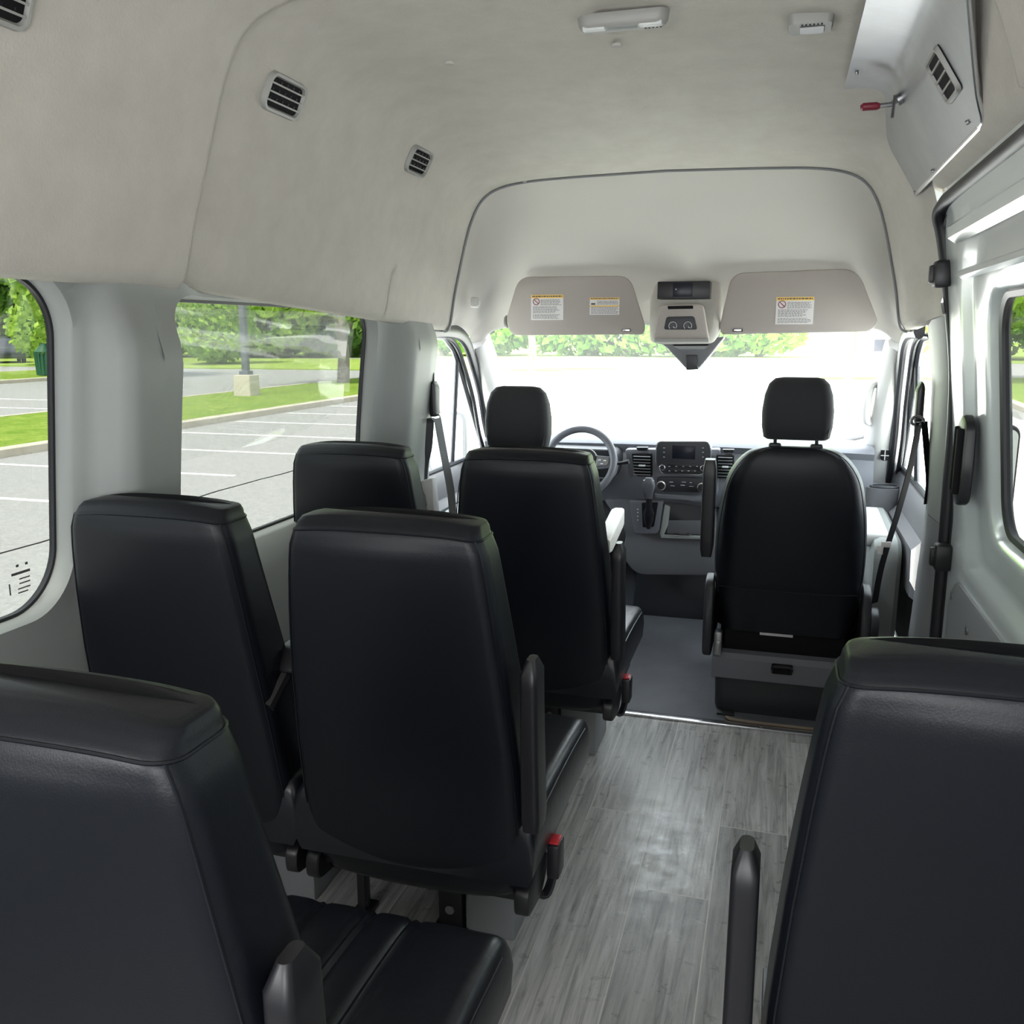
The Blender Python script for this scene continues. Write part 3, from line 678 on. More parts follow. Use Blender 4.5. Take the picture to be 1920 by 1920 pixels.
# ---- aluminium cover panel of the right air duct
duct = thing('air_duct_panel', 'brushed aluminium duct cover screwed over the right ceiling corner above the sliding door', 'duct panel', (0.2, 2.5, 1.8))
D0 = Vector((0.2, 2.5, 1.8))
sec = [(0.115, 1.938), (0.160, 1.934), (0.20, 1.924), (0.228, 1.905), (0.262, 1.852), (0.300, 1.79), (0.338, 1.724), (0.345, 1.712)]
bm = B(); rows = []
ysd = [1.98+(2.98-1.98)*k/24 for k in range(25)]
def dsec(y, off=0.0):
    return [(a, b) for a, b in smooth2(sec, 4)]
# front edge sweeps forward in a concave curve: columns end at different y
def yfront(s): return interp([(0, 2.95), (0.28, 2.96), (0.42, 2.99), (0.55, 3.0), (1, 2.985)], s)[0]
def yrear(s): return interp([(0, 1.30), (0.3, 1.45), (0.55, 1.75), (0.8, 1.99), (1, 2.06)], s)[0]
prf = dsec(0); npf = len(prf)
for th in (0.0, 0.006):
    pass
for k in range(25):
    t = k/24; row = []
    for i, (a, b) in enumerate(prf):
        s = i/(npf-1); y = lerp(yrear(s), yfront(s), t); row.append(Vector((a, y, b))-D0)
    rows.append(row)
back = [[p+Vector((0.004, 0, 0.006)) for p in r] for r in rows]
full = [r+list(reversed(q)) for r, q in zip(rows, back)]
loft(bm, full)
dp = obj('cover_sheet', bm, 'alu', duct)
# rolled edge
bm = B(); tube(bm, [Vector((0.345, y, 1.712))-D0 for y in (2.06, 2.5, 2.985)], 0.006, 8)
tube(bm, [r for r in rows[0]], 0.005, 8)
obj('edge_trim', bm, 'alu_strip', duct)
def on_duct(s, t, out=0.003):
    i = s*(npf-1); i0 = min(int(i), npf-2); f = i-i0; a = lerp(prf[i0][0], prf[i0+1][0], f); b = lerp(prf[i0][1], prf[i0+1][1], f)
    tx, tz = prf[i0+1][0]-prf[i0][0], prf[i0+1][1]-prf[i0][1]; L = math.hypot(tx, tz); nrm = Vector((tz/L, 0, -tx/L))
    return Vector((a, lerp(yrear(s), yfront(s), t), b))+nrm*out, nrm
for (s, t_) in ((0.06, 0.72), (0.04, 0.98), (0.45, 0.97), (0.92, 0.97), (0.88, 0.62), (0.83, 0.12)):
    c, nrm = on_duct(s, t_); bm = B(); disc(bm, c-D0-nrm*0.002, nrm, 0.005, 0.005, 10); obj('screw', bm, 'steel', duct)
c, nrm = on_duct(0.64, 0.235, 0.004)
yv = Vector((0, 1, 0)); s_ = nrm.cross(yv).normalized()
Fd = lambda a, b, d: c-D0+yv*a+s_*b+nrm*d
bm = B(); loft(bm, [[Fd(a, b, -0.002) for a, b in rrect(0.066, 0.050, 0.012, 4)], [Fd(a, b, 0.006) for a, b in rrect(0.063, 0.047, 0.012, 4)], [Fd(a, b, 0.006) for a, b in rrect(0.058, 0.042, 0.010, 4)], [Fd(a, b, 0.0) for a, b in rrect(0.056, 0.040, 0.010, 4)]], cap=False)
vf = obj('vent_frame', bm, 'ivory', duct)
bm = B(); loft(bm, [[Fd(a, b, 0.001) for a, b in rrect(0.056, 0.040, 0.010, 4)], [Fd(a, b, -0.001) for a, b in rrect(0.056, 0.040, 0.010, 4)]]); obj('vent_opening', bm, 'matt_black', vf)
for k in range(3):
    bm = B(); bb = (k-1)*0.022
    loft(bm, [[Fd(aa, bb+q, d) for q, d in ((-0.002, 0.0), (-0.002, 0.006), (0.002, 0.006), (0.002, 0.0))] for aa in (-0.056, 0.056)]); obj('louvre', bm, 'ivory', vf)
c, nrm = on_duct(0.50, 0.655, 0.0)
lt = thing('latch_lever', 'small steel lever with dark red grip on the aluminium duct cover', 'latch', c)
bm = B(); disc(bm, (0, 0, 0), nrm, 0.014, 0.012, 14); tube(bm, [(0, 0, 0), nrm*0.03], 0.005, 8); tube(bm, [nrm*0.026+Vector((0.012, 0, 0.01)), nrm*0.026, nrm*0.03+Vector((-0.03, 0.0, 0.0))], 0.006, 8); tube(bm, [nrm*0.02+Vector((0, -0.02, 0.012)), nrm*0.02+Vector((0, 0.015, -0.03))], 0.004, 8)
obj('lever', bm, 'steel', lt)
bm = B(); tube(bm, [nrm*0.03+Vector((-0.022, 0, 0)), nrm*0.03+Vector((-0.03, 0, 0)), nrm*0.03+Vector((-0.062, 0, 0)), nrm*0.03+Vector((-0.068, 0, 0))], [0.006, 0.0095, 0.0095, 0.004], 12); obj('grip', bm, 'dark_red', lt)

# ================================================================ VISORS AND OVERHEAD CONSOLE
def label_sticker(parent, u0, v0, u1, v1, y, loc, kind):
    a = at(u0, v0, y)-loc; b = at(u1, v1, y)-loc; t = 0.0008
    bm = B(); box(bm, a.x, b.x, -t, 0, b.z, a.z); st = obj('sticker', bm, 'paper', parent); st.location = (0, a.y, 0)
    w_ = b.x-a.x; h_ = a.z-b.z
    bm = B(); box(bm, a.x+0.0005, b.x-0.0005, -t-0.0004, -t, a.z-h_*0.13, a.z-0.0005); obj('sticker_header', bm, 'yellow', st)
    bm = B(); rnd = random.Random(int(u0))
    def line(x0, x1, z, hgt):
        x = x0
        while x < x1:
            l_ = rnd.uniform(0.03, 0.09)*w_; e_ = min(x+l_, x1); box(bm, x, e_, -t-0.0008, -t, z-hgt/2, z+hgt/2); x = e_+w_*0.018
    line(a.x+w_*0.04, b.x-w_*0.04, a.z-h_*0.065, h_*0.045)
    if kind == 'tall':
        for k in range(5): line(a.x+w_*0.30, b.x-w_*rnd.uniform(0.05, 0.14), a.z-h_*(0.20+k*0.05), h_*0.016)
        for k in range(6): line(a.x+w_*0.06, b.x-w_*rnd.uniform(0.1, 0.3), a.z-h_*(0.47+k*0.047), h_*0.016)
        for k in range(4): line(a.x+w_*0.06, b.x-w_*rnd.uniform(0.03, 0.2), a.z-h_*(0.79+k*0.048), h_*0.016)
    else:
        for k in range(3): line(a.x+w_*0.25, b.x-w_*0.05, a.z-h_*(0.22+k*0.08), h_*0.03)
        for k in range(5): line(a.x+w_*0.05, b.x-w_*rnd.uniform(0.03, 0.1), a.z-h_*(0.58+k*0.085), h_*0.03)
        box(bm, a.x+w_*0.05, a.x+w_*0.19, -t-0.0009, -t, a.z-h_*0.42, a.z-h_*0.32)
    obj('printed_text', bm, 'ink', st)
    if kind == 'tall':
        bm = B(); c = Vector((a.x+w_*0.16, -t-0.0008, a.z-h_*0.27)); r = w_*0.095
        tube(bm, [c+Vector((r*math.cos(q*math.pi/10), 0, r*math.sin(q*math.pi/10))) for q in range(20)], w_*0.011, 6, closed=True)
        tube(bm, [c+Vector((-r*0.7, 0, r*0.7)), c+Vector((r*0.7, 0, -r*0.7))], w_*0.011, 6); obj('prohibition_ring', bm, 'dark_red', st)
    else:
        bm = B(); box(bm, a.x+0.0005, b.x-0.0005, -t-0.0003, -t, a.z-h_*0.53, a.z-h_*0.46); obj('sticker_band', bm, 'yellow', st)
def visor(poly, y, name_label, stickers, clips, depth=0.022):
    us = [at(u, v, y) for u, v, r in poly]; cx = sum(p.x for p in us)/len(us); cz = sum(p.z for p in us)/len(us)
    loc = Vector((cx, y, cz)); t = thing('sun_visor', name_label, 'sun visor', loc, 'sun visors')
    pp = roundpoly([(p.x-cx, p.z-cz, r) for p, (u, v, r) in zip(us, poly)], 0.02, 6)
    bm = B(); prism(bm, pp, lambda a, b, d: (a, d, b), 0.0, depth, 0.006); obj('visor_pad', bm, 'visor', t)
    for s in stickers: label_sticker(t, *s[:4], y-0.0006, loc, s[4])
    for (u, v) in clips:
        c = at(u, v, y)-loc; bm = B()
        box(bm, c.x-0.022, c.x+0.022, 0.0, 0.03, c.z-0.006, c.z+0.014, 0.004); cl = obj('visor_clip', bm, 'trim_mid', t)
        bm = B(); box(bm, c.x-0.015, c.x+0.015, -0.004, 0.002, c.z-0.001, c.z+0.009, 0.001); obj('clip_pin', bm, 'chrome', cl)
    return t
visor([(948, 600, .03), (972, 519, .05), (1180, 517, .05), (1209, 612, .02), (1206, 627, .02), (958, 629, .03)], 3.66, 'left taupe sun visor with two warning stickers, on the steering wheel side',
      [(996, 553, 1056, 600, 'tall'), (1106, 558, 1161, 590, 'wide')], [(1174, 621)])
visor([(1349, 612, .03), (1372, 512, .05), (1608, 503, .06), (1648, 606, .02), (1630, 622, .03), (1352, 627, .02)], 3.66, 'right taupe sun visor with one warning sticker, on the passenger side',
      [(1456, 557, 1524, 608, 'tall')], [(1383, 621)])
for (u, v, lab) in ((948, 608, 'left'), (1637, 607, 'right')):
    c = at(u, v, 3.68); bm = B(); tube(bm, crom([c+Vector((0, 0.02, 0.03)), c+Vector((0.0, 0, 0.02)), c+Vector((0.004*(1 if lab == 'left' else -1), -0.01, -0.004)), c+Vector((0.02*(1 if lab == 'left' else -1), 0, -0.012))], 4), 0.008, 8)
    tag(obj('visor_bracket', bm, 'ivory'), 'bent pale bracket holding the outer corner of the %s sun visor' % lab, 'bracket')
# overhead display
y0 = 3.572; a = at(1233, 528, y0); b = at(1330, 560, y0)
t = thing('overhead_display', 'black rectangular display panel between the visors', 'display', ((a.x+b.x)/2, y0, (a.z+b.z)/2)); hx, hz = (b.x-a.x)/2, (a.z-b.z)/2
bm = B(); box(bm, -hx, hx, 0, 0.09, -hz, hz, 0.003); obj('bezel', bm, 'black_plastic', t)
bm = B(); box(bm, -hx*0.4, hx*0.35, -0.002, 0.002, -hz*0.75, hz*0.85, 0.001); obj('screen', bm, 'screen', t)
bm = B(); disc(bm, (-hx*0.28, -0.0015, hz*0.1), (0, -1, 0), 0.0025, 0.002, 8); obj('indicator', bm, 'mark', t)
# console
y0 = 3.56; k0 = at(1278, 605, y0); t = thing('overhead_console', 'grey overhead console with two dials and a black slot under the display', 'console', k0)
def q2(u, v, yy=y0): p = at(u, v, yy)-k0; return (p.x, p.z)
def poly2(l, r=0.006): return roundpoly([(*q2(*p[:2]), *(p[2:])) for p in l], r, 4)
bm = B(); pb = poly2([(1213, 640, .02), (1206, 560, .02), (1216, 515, .03), (1346, 512, .03), (1350, 560, .02), (1346, 622, .02), (1333, 645, .02), (1232, 646, .02)]); prism(bm, pb, lambda a, b, d: (a, d+0.55*(b+0.13)-0.01, b), 0.030, 0.12, 0.030); obj('console_body', bm, 'headliner_front', t, ang=70)
bm = B(); pb = poly2([(1226, 637, .006), (1236, 572, .02), (1318, 569, .02), (1329, 637, .006)]); prism(bm, pb, lambda a, b, d: (a, d, b), -0.006, 0.04, 0.006); obj('console_cover', bm, 'visor', t)
bm = B(); pb = poly2([(1252, 574), (1300, 573), (1300, 579), (1253, 580)], 0.003); prism(bm, pb, lambda a, b, d: (a, d, b), -0.0075, 0.0); obj('slot', bm, 'matt_black', t)
bm = B(); pb = poly2([(1245, 618, .01), (1250, 594, .01), (1302, 593, .01), (1308, 618, .01)]); prism(bm, pb, lambda a, b, d: (a, d, b), -0.010, 0.0, 0.002); dpn = obj('dial_panel', bm, 'dash_dark', t)
for u in (1262, 1290):
    c = at(u, 611, y0)-k0; bm = B(); tube(bm, [(c.x+0.0145*math.cos(math.radians(q)), -0.011, c.z+0.0145*math.sin(math.radians(q))) for q in range(-40, 225, 12)], 0.0012, 5); obj('dial_scale', bm, 'mark', dpn)
    bm = B(); disc(bm, (c.x, -0.010, c.z), (0, -1, 0), 0.010, 0.008, 16); kb = obj('dial', bm, 'black_plastic', dpn)
    bm = B(); tube(bm, [(c.x+0.003, -0.019, c.z-0.003), (c.x+0.008, -0.019, c.z-0.008)], 0.0014, 5); obj('pointer', bm, 'mark', kb)
bm = B(); prism(bm, poly2([(1228, 634), (1328, 634), (1330, 641), (1227, 641)], .004), lambda a, b, d: (a, d, b), -0.012, 0.03, 0.003); obj('lip', bm, 'ivory', t)
# camera and mirror mount
y0 = 3.78; k0 = at(1287, 660, y0); t = thing('camera_mount', 'grey pointed camera housing hanging at the middle of the windshield top', 'camera housing', k0)
bm = B(); pb = poly2([(1214, 636, .01), (1352, 632, .01), (1330, 660, .01), (1300, 696, .004), (1276, 697, .004), (1238, 655, .01)]); prism(bm, pb, lambda a, b, d: (a, d, b), 0.0, 0.10, 0.012); obj('housing', bm, 'dash_lower', t)
bm = B(); prism(bm, poly2([(1275, 668), (1298, 668), (1300, 697), (1276, 698)], .004), lambda a, b, d: (a, d, b), -0.008, 0.02, 0.004); obj('centre_rib', bm, 'dash_dark', t)
bm = B(); prism(bm, poly2([(1244, 641), (1326, 641), (1318, 650), (1252, 650)], .003), lambda a, b, d: (a, d, b), -0.012, 0.01); obj('slot', bm, 'matt_black', t)
bm = B(); prism(bm, poly2([(1250, 650), (1320, 650), (1312, 657), (1262, 657)], .003), lambda a, b, d: (a, d, b), -0.016, 0.01, 0.003); obj('lip', bm, 'trim_mid', t)
# coat hooks / grab handle / pillar vent
c = Vector((CX-0.835, 3.52, 1.42)); c = at(893, 567, 3.50)
bm = B(); box(bm, -0.02, 0.008, -0.022, 0.022, -0.02, 0.02, 0.008); box(bm, 0.0, 0.014, -0.012, 0.012, -0.013, 0.006, 0.004); o = obj('coat_hook', bm, 'pillar_white'); o.location = c; tag(o, 'small pale square coat hook above the driver door', 'hook')
hb = [(0.383, 4.02, 1.115), (0.352, 4.00, 1.10), (0.345, 4.03, 1.02), (0.355, 4.08, 0.955), (0.39, 4.11, 0.945)]
bm = B(); tube(bm, crom(hb, 6), 0.02, 10, flat=(0.018, 0.026), upv=(0, 1, 0)); tag(obj('grab_handle', bm, 'pillar_white'), 'pale grab handle on the right windshield pillar', 'handle')
p = at(1660, 843, 4.12); t = thing('pillar_grille', 'small oval black speaker grille in the right windshield pillar foot', 'grille', p)
bm = B(); prism(bm, rrect(0.016, 0.048, 0.012, 5), lambda a, b, d: (a, d, b), 0.0, 0.02, 0.003); obj('grille_plate', bm, 'matt_black', t)
bm = B()
for k in range(3): box(bm, -0.016, 0.016, -0.003, 0.0, -0.027+k*0.025, -0.024+k*0.025)
box(bm, -0.0015, 0.0015, -0.003, 0.0, -0.045, 0.045); obj('grille_bars', bm, 'pillar_white', t)

# ================================================================ PASSENGER SEATS
BACK = [(0.232, 0.185, 0.128, 0.235, 0.05), (0.245, 0.212, 0.116, 0.245, 0.05), (0.275, 0.224, 0.106, 0.25, 0.045), (0.34, 0.229, 0.092, 0.245, 0.035), (0.42, 0.229, 0.078, 0.225, 0.03), (0.55, 0.224, 0.055, 0.19, 0.028),
        (0.70, 0.214, 0.028, 0.155, 0.028), (0.82, 0.203, 0.010, 0.125, 0.028), (0.90, 0.194, 0.000, 0.108, 0.028), (0.95, 0.187, -0.005, 0.10, 0.028), (0.978, 0.179, -0.006, 0.097, 0.028), (0.988, 0.175, -0.004, 0.095, 0.028),
        (0.999, 0.172, 0.006, 0.093, 0.022), (1.007, 0.168, 0.018, 0.088, 0.018), (1.010, 0.158, 0.03, 0.078, 0.015)]
def bench_parts(root, arm=None, buckle=None, seed=0, arm_pose=(0.25, 0.06, 0.42, 0.0), legs=True):
    rnd = random.Random(seed)
    bm = B()
    T = [BACK[0]]
    for a, b in zip(BACK[:-1], BACK[1:]):
        for k in range(1, 4): T.append(tuple(lerp(p, q, k/3) for p, q in zip(a, b)))
    def sring(z, grow=0.0):
        hw, y0, y1, r = interp(T, z); q = rrect(hw+grow, (y1-y0)/2+grow, r, 6, 0, (y0+y1)/2); out = []; ym = (y0+y1)/2
        kf = 1 if z < 0.95 else max(0, 1-(z-0.95)/0.06)
        for i in range(len(q)):
            a, b = Vector(q[i]), Vector(q[(i+1) % len(q)]); out.append(a)
            if i % 7 == 6:
                for k in range(1, 13): out.append(a.lerp(b, k/13))
        res = []
        for p in out:
            e = 0.012*max(0, 1-(p.x/(hw*0.92))**2)*kf
            yy = p.y-e if p.y < ym else p.y+e*0.5
            res.append(Vector((p.x, yy, z-(0.010*(abs(p.x)/hw)**3*ss(0.93, 1.0, z)))))
        return res
    loft(bm, [sring(v[0]) for v in T])
    tube(bm, sring(0.984, 0.0006), 0.0020, 5, closed=True)
    def cpt(z, s, grow=0.0004):
        hw, y0, y1, r = interp(T, z); return Vector((s*(hw-0.293*r+grow), y0+0.293*r-grow, z-0.010*((hw-0.293*r)/hw)**3*ss(0.93, 1.0, z)))
    for s in (-1, 1):
        tube(bm, [cpt(lerp(0.26, 0.984, k/23), s) for k in range(24)], 0.0018, 5)
    obj('backrest', bm, 'vinyl', root, ang=60)
    # cushion with sewn channels
    bm = B(); hw = 0.25; nx = 72; rows = []
    ch = (-0.12, -0.05, 0.035, 0.105)
    yl = [(0.09, 0.6), (0.10, 0.9), (0.12, 1.0)]+[(0.15+0.35*k/14, 1.0) for k in range(15)]+[(0.525, 0.985), (0.545, 0.93), (0.558, 0.82), (0.563, 0.65), (0.566, 0.4)]
    for y, s in yl:
        y = 0.09+(y-0.09)*1.09
        top = []; zt = 0.437
        for i in range(nx+1):
            x = -hw+2*hw*i/nx; e = 1-abs(x)/hw; z = zt-0.016*(1-min(1, e/0.10))**2.2 - 0.010*((y-0.3)/0.25)**2
            for c in ch:
                for dd in (-0.008, 0.008):
                    z -= 0.0065*math.exp(-((x-c-dd)/0.0035)**2)
            for c in (-0.195, -0.16, -0.085, -0.008, 0.07, 0.16): z += 0.002*math.exp(-((x-c)/0.03)**2)
            zz = 0.285+(z-0.285)*(0.6+0.4*s) if s < 1 else z
            top.append((x*(0.985+0.015*s), y, zz))
        top[0] = (top[0][0], y, top[0][2]-0.006); top[-1] = (top[-1][0], y, top[-1][2]-0.006)
        side = lambda sx: [(sx*hw*1.005, y, 0.36), (sx*hw*0.99, y, 0.31), (sx*hw*0.95, y, 0.29)]
        rows.append(top+side(1)+list(reversed(side(-1))))
    loft(bm, rows)
    for s in (-1, 1): tube(bm, [(s*(hw-0.002), y, 0.4165-0.010*((y-0.3)/0.25)**2) for y in (0.12, 0.2, 0.3, 0.4, 0.5, 0.56)], 0.0028, 5)
    tube(bm, [(x, 0.595-0.01*(abs(x)/hw)**4, 0.400) for x in (-0.24, -0.18, -0.09, 0, 0.09, 0.18, 0.24)], 0.0028, 5)
    obj('seat_cushion', bm, 'vinyl_wrinkle', root, ang=75)
    # steel frame, pedestal
    bm = B(); box(bm, -0.21, 0.21, 0.16, 0.52, 0.262, 0.295, 0.006); box(bm, -0.225, -0.195, 0.13, 0.5, 0.24, 0.28, 0.004); box(bm, 0.195, 0.225, 0.13, 0.5, 0.24, 0.28, 0.004)
    box(bm, -0.22, 0.22, 0.15, 0.18, 0.215, 0.25, 0.005); obj('seat_frame', bm, 'black_plastic', root)
    if legs:
        for x0, x1 in ((-0.225, -0.205), (-0.025, 0.03)):
            for y0 in (0.30, 0.47):
                if x1-x0 < 0.03 and y0 > 0.4: continue
                bm = B(); box(bm, x0, x1, y0, y0+0.03, 0.012, 0.27, 0.003); box(bm, x0-0.012, x1+0.012, y0-0.015, y0+0.05, 0.0, 0.012, 0.003); obj('leg', bm, 'black_plastic', root)
        bm = B(); disc(bm, (0.003, 0.30, 0.06), (0, -1, 0), 0.011, 0.006, 12); disc(bm, (0.003, 0.30, 0.13), (0, -1, 0), 0.008, 0.006, 12); obj('bolt', bm, 'steel', root)
        bm = B(); box(bm, 0.035, 0.15, 0.31, 0.50, 0.0, 0.25, 0.006); obj('pedestal_cover', bm, 'trim_mid', root)
        # recliner covers at the lower corners
    for s in (-1, 1):
        bm = B(); prism(bm, roundpoly([(0.10, 0.215), (0.10, 0.27), (0.22, 0.30), (0.27, 0.255), (0.20, 0.20)], 0.02), lambda a, b, d: (s*(0.238-d), a, b), 0.0, 0.03, 0.006); obj('hinge_cover', bm, 'black_plastic', root)
    if arm is not None:
        x, y, z, tilt = arm_pose
        bm = B(); L = 0.335
        rows = []
        for k in range(15):
            t = k/14; zz = t*L; wd = 0.0175*(1-0.10*t); dp = 0.036*(1-0.12*t)
            if t > 0.92: e = (t-0.92)/0.08; wd *= math.sqrt(max(0.25, 1-e*e)); dp *= math.sqrt(max(0.3, 1-0.8*e*e))
            if t < 0.05: wd *= 0.88; dp *= 0.9
            rows.append([(a, b + tilt*zz - 0.02*math.sin(t*math.pi*0.5), zz) for a, b in rrect(wd, dp, 0.010, 4)])
        loft(bm, rows)
        o = obj('arm_rest', bm, 'black_plastic', root, ang=50); o.location = (arm*x, y+0.035, z)
    if buckle is not None:
        s = buckle
        bm = B(); tube(bm, crom([(s*0.20, 0.20, 0.225), (s*0.235, 0.22, 0.19), (s*0.248, 0.235, 0.21), (s*0.254, 0.245, 0.26)], 4), 0.012, 8, flat=(0.012, 0.006)); st = obj('buckle_stalk', bm, 'black_plastic', root)
        bm = B(); box(bm, s*0.254-0.013, s*0.254+0.013, 0.225, 0.275, 0.225, 0.300, 0.005); bb = obj('buckle', bm, 'black_plastic', root)
        bm = B(); box(bm, s*0.254-0.010, s*0.254+0.010, 0.232, 0.268, 0.2985, 0.304, 0.002); obj('release_button', bm, 'red', bb)
def copy_tree(o, parent=None):
    c = o.copy(); C.objects.link(c)
    if parent: c.parent = parent
    for ch in o.children: copy_tree(ch, c)
    return c
GS = 'black vinyl passenger seats'
s1 = thing('passenger_seat', 'black vinyl aisle seat straight behind the driver seat, with an upright arm rest', 'seat', (-0.650, 2.325, 0), GS)
bench_parts(s1, arm=1, buckle=1, seed=1)
s2 = copy_tree(s1); s2.location = (-0.645, 1.395, 0); s2['label'] = 'black vinyl aisle seat of the middle row, red seat belt button at its lower right'
s3 = thing('passenger_seat', 'black vinyl aisle seat nearest the camera at bottom left, with channelled cushion', 'seat', (-0.632, 0.572, 0), GS)
bench_parts(s3, arm=1, buckle=None, seed=3, arm_pose=(0.235, 0.06, 0.435, -0.02))
s4 = thing('passenger_seat', 'black vinyl window seat of the middle row, beside the wide window pillar', 'seat', (-1.130, 1.40, 0), GS)
bench_parts(s4, arm=None, seed=4)
s5 = copy_tree(s4); s5.scale.x = 0.96; s5.location = (-1.160, 2.30, 0); s5['label'] = 'black vinyl window seat of the front row, nearest the driver door'
s6 = thing('passenger_seat', 'single black vinyl seat at bottom right beside the sliding door, arm rest on its left', 'seat', (0.250, 0.905, 0), GS)
bench_parts(s6, arm=-1, seed=6, arm_pose=(0.258, 0.055, 0.415, 0.0))
for ch in s6.children:
    if ch.name.startswith('seat_cushion'): ch.scale.x = 0.86; ch.location.x = 0.02
s4.scale.x = 0.95
for ch in s3.children:
    if ch.name.startswith('seat_cushion'): ch.scale.x = 1.06; ch.location.x = 0.018; ch.location.y = 0.008
# arm rest folded down on the middle row window seat
bm = B(); prism(bm, roundpoly([(0.10, 0.655), (0.13, 0.70), (0.42, 0.715), (0.46, 0.70), (0.455, 0.665), (0.30, 0.64)], 0.015), lambda a, b, d: (0.20+d, a, b), 0.0, 0.05, 0.008)
tube(bm, [(0.215, 0.06, 0.60), (0.225, 0.16, 0.68)], 0.014, 8); o = obj('arm_rest', bm, 'black_plastic', s4)

# ================================================================ CAB SEATS
def cab_seat(loc, lab, arm_side, flip=1, arm_down=False):
    t = thing('cab_seat', lab, 'seat', loc, 'front cab seats')
    # local: x centre of seat, y 0 = rear face of the back at mid height
    prof = [(0.30, 0.215, 0.05, 0.16, .05), (0.40, 0.232, 0.03, 0.17, .06), (0.46, 0.240, 0.018, 0.175, .07), (0.55, 0.246, 0.004, 0.17, .075), (0.66, 0.243, -0.010, 0.155, .075), (0.76, 0.232, -0.022, 0.135, .07),
            (0.84, 0.215, -0.030, 0.115, .065), (0.89, 0.190, -0.032, 0.10, .06), (0.925, 0.158, -0.030, 0.085, .05), (0.945, 0.118, -0.024, 0.070, .04), (0.953, 0.075, -0.012, 0.055, .03)]
    T = crom([(a[0], a[1], a[2]) for a in prof], 3); U_ = crom([(a[0], a[3], a[4]) for a in prof], 3)
    bm = B(); rows = []
    for a, b in zip(T, U_):
        z, hw, y0, y1, r = a.x, a.y, a.z, b.y, b.z
        rows.append([(x, y-(0.008*(1-(x/hw)**2) if y < (y0+y1)/2 else 0), z) for x, y in rrect(hw, (y1-y0)/2, r, 7, 0, (y0+y1)/2)])
    loft(bm, rows); 
    # welt following the outline of the back panel
    wp = []
    for a, b in zip(T, U_): wp.append((a.y-0.012, a.z+0.010, a.x))
    left = [(-x, y, z) for x, y, z in wp[5:]]; right = [(x, y, z) for x, y, z in reversed(wp[5:])]
    tube(bm, left+right, 0.002, 5); tube(bm, [(x, 0.008+0.02*(abs(x)/0.23)**4-0.008*(1-(x/0.24)**2), 0.462) for x in (-0.225, -0.15, -0.07, 0, 0.07, 0.15, 0.225)], 0.002, 5)
    obj('backrest', bm, 'vinyl', t, ang=60)
    # head restraint
    bm = B(); rows = []
    hp = [(0.975, 0.092, 0.0, 0.055, .02), (0.982, 0.104, -0.012, 0.072, .03), (1.02, 0.111, -0.022, 0.086, .035), (1.07, 0.112, -0.024, 0.088, .035), (1.12, 0.106, -0.020, 0.082, .035), (1.155, 0.094, -0.008, 0.07, .03), (1.172, 0.076, 0.004, 0.055, .022), (1.176, 0.055, 0.015, 0.042, .015)]
    for z, hw, y0, y1, r in hp:
        rows.append([(x, y, z) for x, y in rrect(hw, (y1-y0)/2, r, 6, 0, (y0+y1)/2)])
    loft(bm, rows)
    for s in (-1, 1): tube(bm, [(s*0.094, -0.012, 0.985), (s*0.101, -0.010, 1.03), (s*0.099, -0.008, 1.09), (s*0.088, 0.0, 1.14)], 0.0018, 5)
    obj('head_restraint', bm, 'cloth', t, ang=60)
    for s in (-1, 1):
        bm = B(); tube(bm, [(s*0.065, 0.03, 0.92), (s*0.065, 0.03, 0.99)], 0.006, 8); box(bm, s*0.065-0.02, s*0.065+0.02, 0.01, 0.05, 0.94, 0.962, 0.006); obj('headrest_post', bm, 'black_plastic', t)
    # cushion, side cover, hinge covers, base box
    bm = B(); rows = []
    for y, s, z1 in ((0.12, 0.9, 0.40), (0.16, 1.0, 0.43), (0.3, 1.0, 0.43), (0.5, 1.0, 0.45), (0.58, 0.98, 0.445), (0.62, 0.93, 0.41), (0.63, 0.85, 0.36)):
        rows.append([(x, y, z) for x, z in rrect(0.255*s, (z1-0.28)/2, 0.05, 6, 0, (z1+0.28)/2)])
    loft(bm, rows); obj('seat_cushion', bm, 'vinyl', t, ang=60)
    for s in (-1, 1):
        bm = B(); prism(bm, roundpoly([(0.02, 0.20), (0.0, 0.33), (0.03, 0.47), (0.12, 0.49), (0.18, 0.38), (0.55, 0.34), (0.58, 0.22), (0.3, 0.2)], 0.03), lambda a, b, d: (s*(0.272-d), a, b), 0.0, 0.03, 0.008); hc = obj('side_cover', bm, 'dash_dark', t)
    bm = B(); disc(bm, (0.272, 0.06, 0.36), (1, 0, 0), 0.055, 0.025, 24); obj('recline_wheel', bm, 'dash_dark', t)
    bm = B(); disc(bm, (0.262, 0.05, 0.455), (0, -1, 0), 0.010, 0.012, 12); obj('bolt', bm, 'chrome', t)
    bm = B(); rr_ = [(-0.23, 0.02), (0.23, 0.02)]
    loft(bm, [[(x, y, z) for x, y in rrect(hx, 0.24, 0.03, 4, 0.01, 0.27)] for z, hx in ((0.0, 0.225), (0.02, 0.232), (0.205, 0.238))]); obj('seat_box', bm, 'dash_dark', t)
    bm = B(); loft(bm, [[(x, y, z) for y, z in ((0.012, 0.135), (0.012, 0.205), (0.028, 0.222), (0.06, 0.226), (0.06, 0.135))] for x in (-0.235, -0.2, 0.0, 0.2, 0.255)]); bl = obj('box_lid', bm, 'dash', t)
    bm = B(); box(bm, -0.035, 0.035, 0.004, 0.02, 0.168, 0.205, 0.006); hh = obj('handle_recess', bm, 'matt_black', bl)
    bm = B(); tube(bm, crom([(-0.030, 0.004, 0.178), (-0.028, -0.006, 0.198), (0.028, -0.006, 0.198), (0.030, 0.004, 0.178)], 3), 0.005, 8); obj('handle', bm, 'black_plastic', bl)
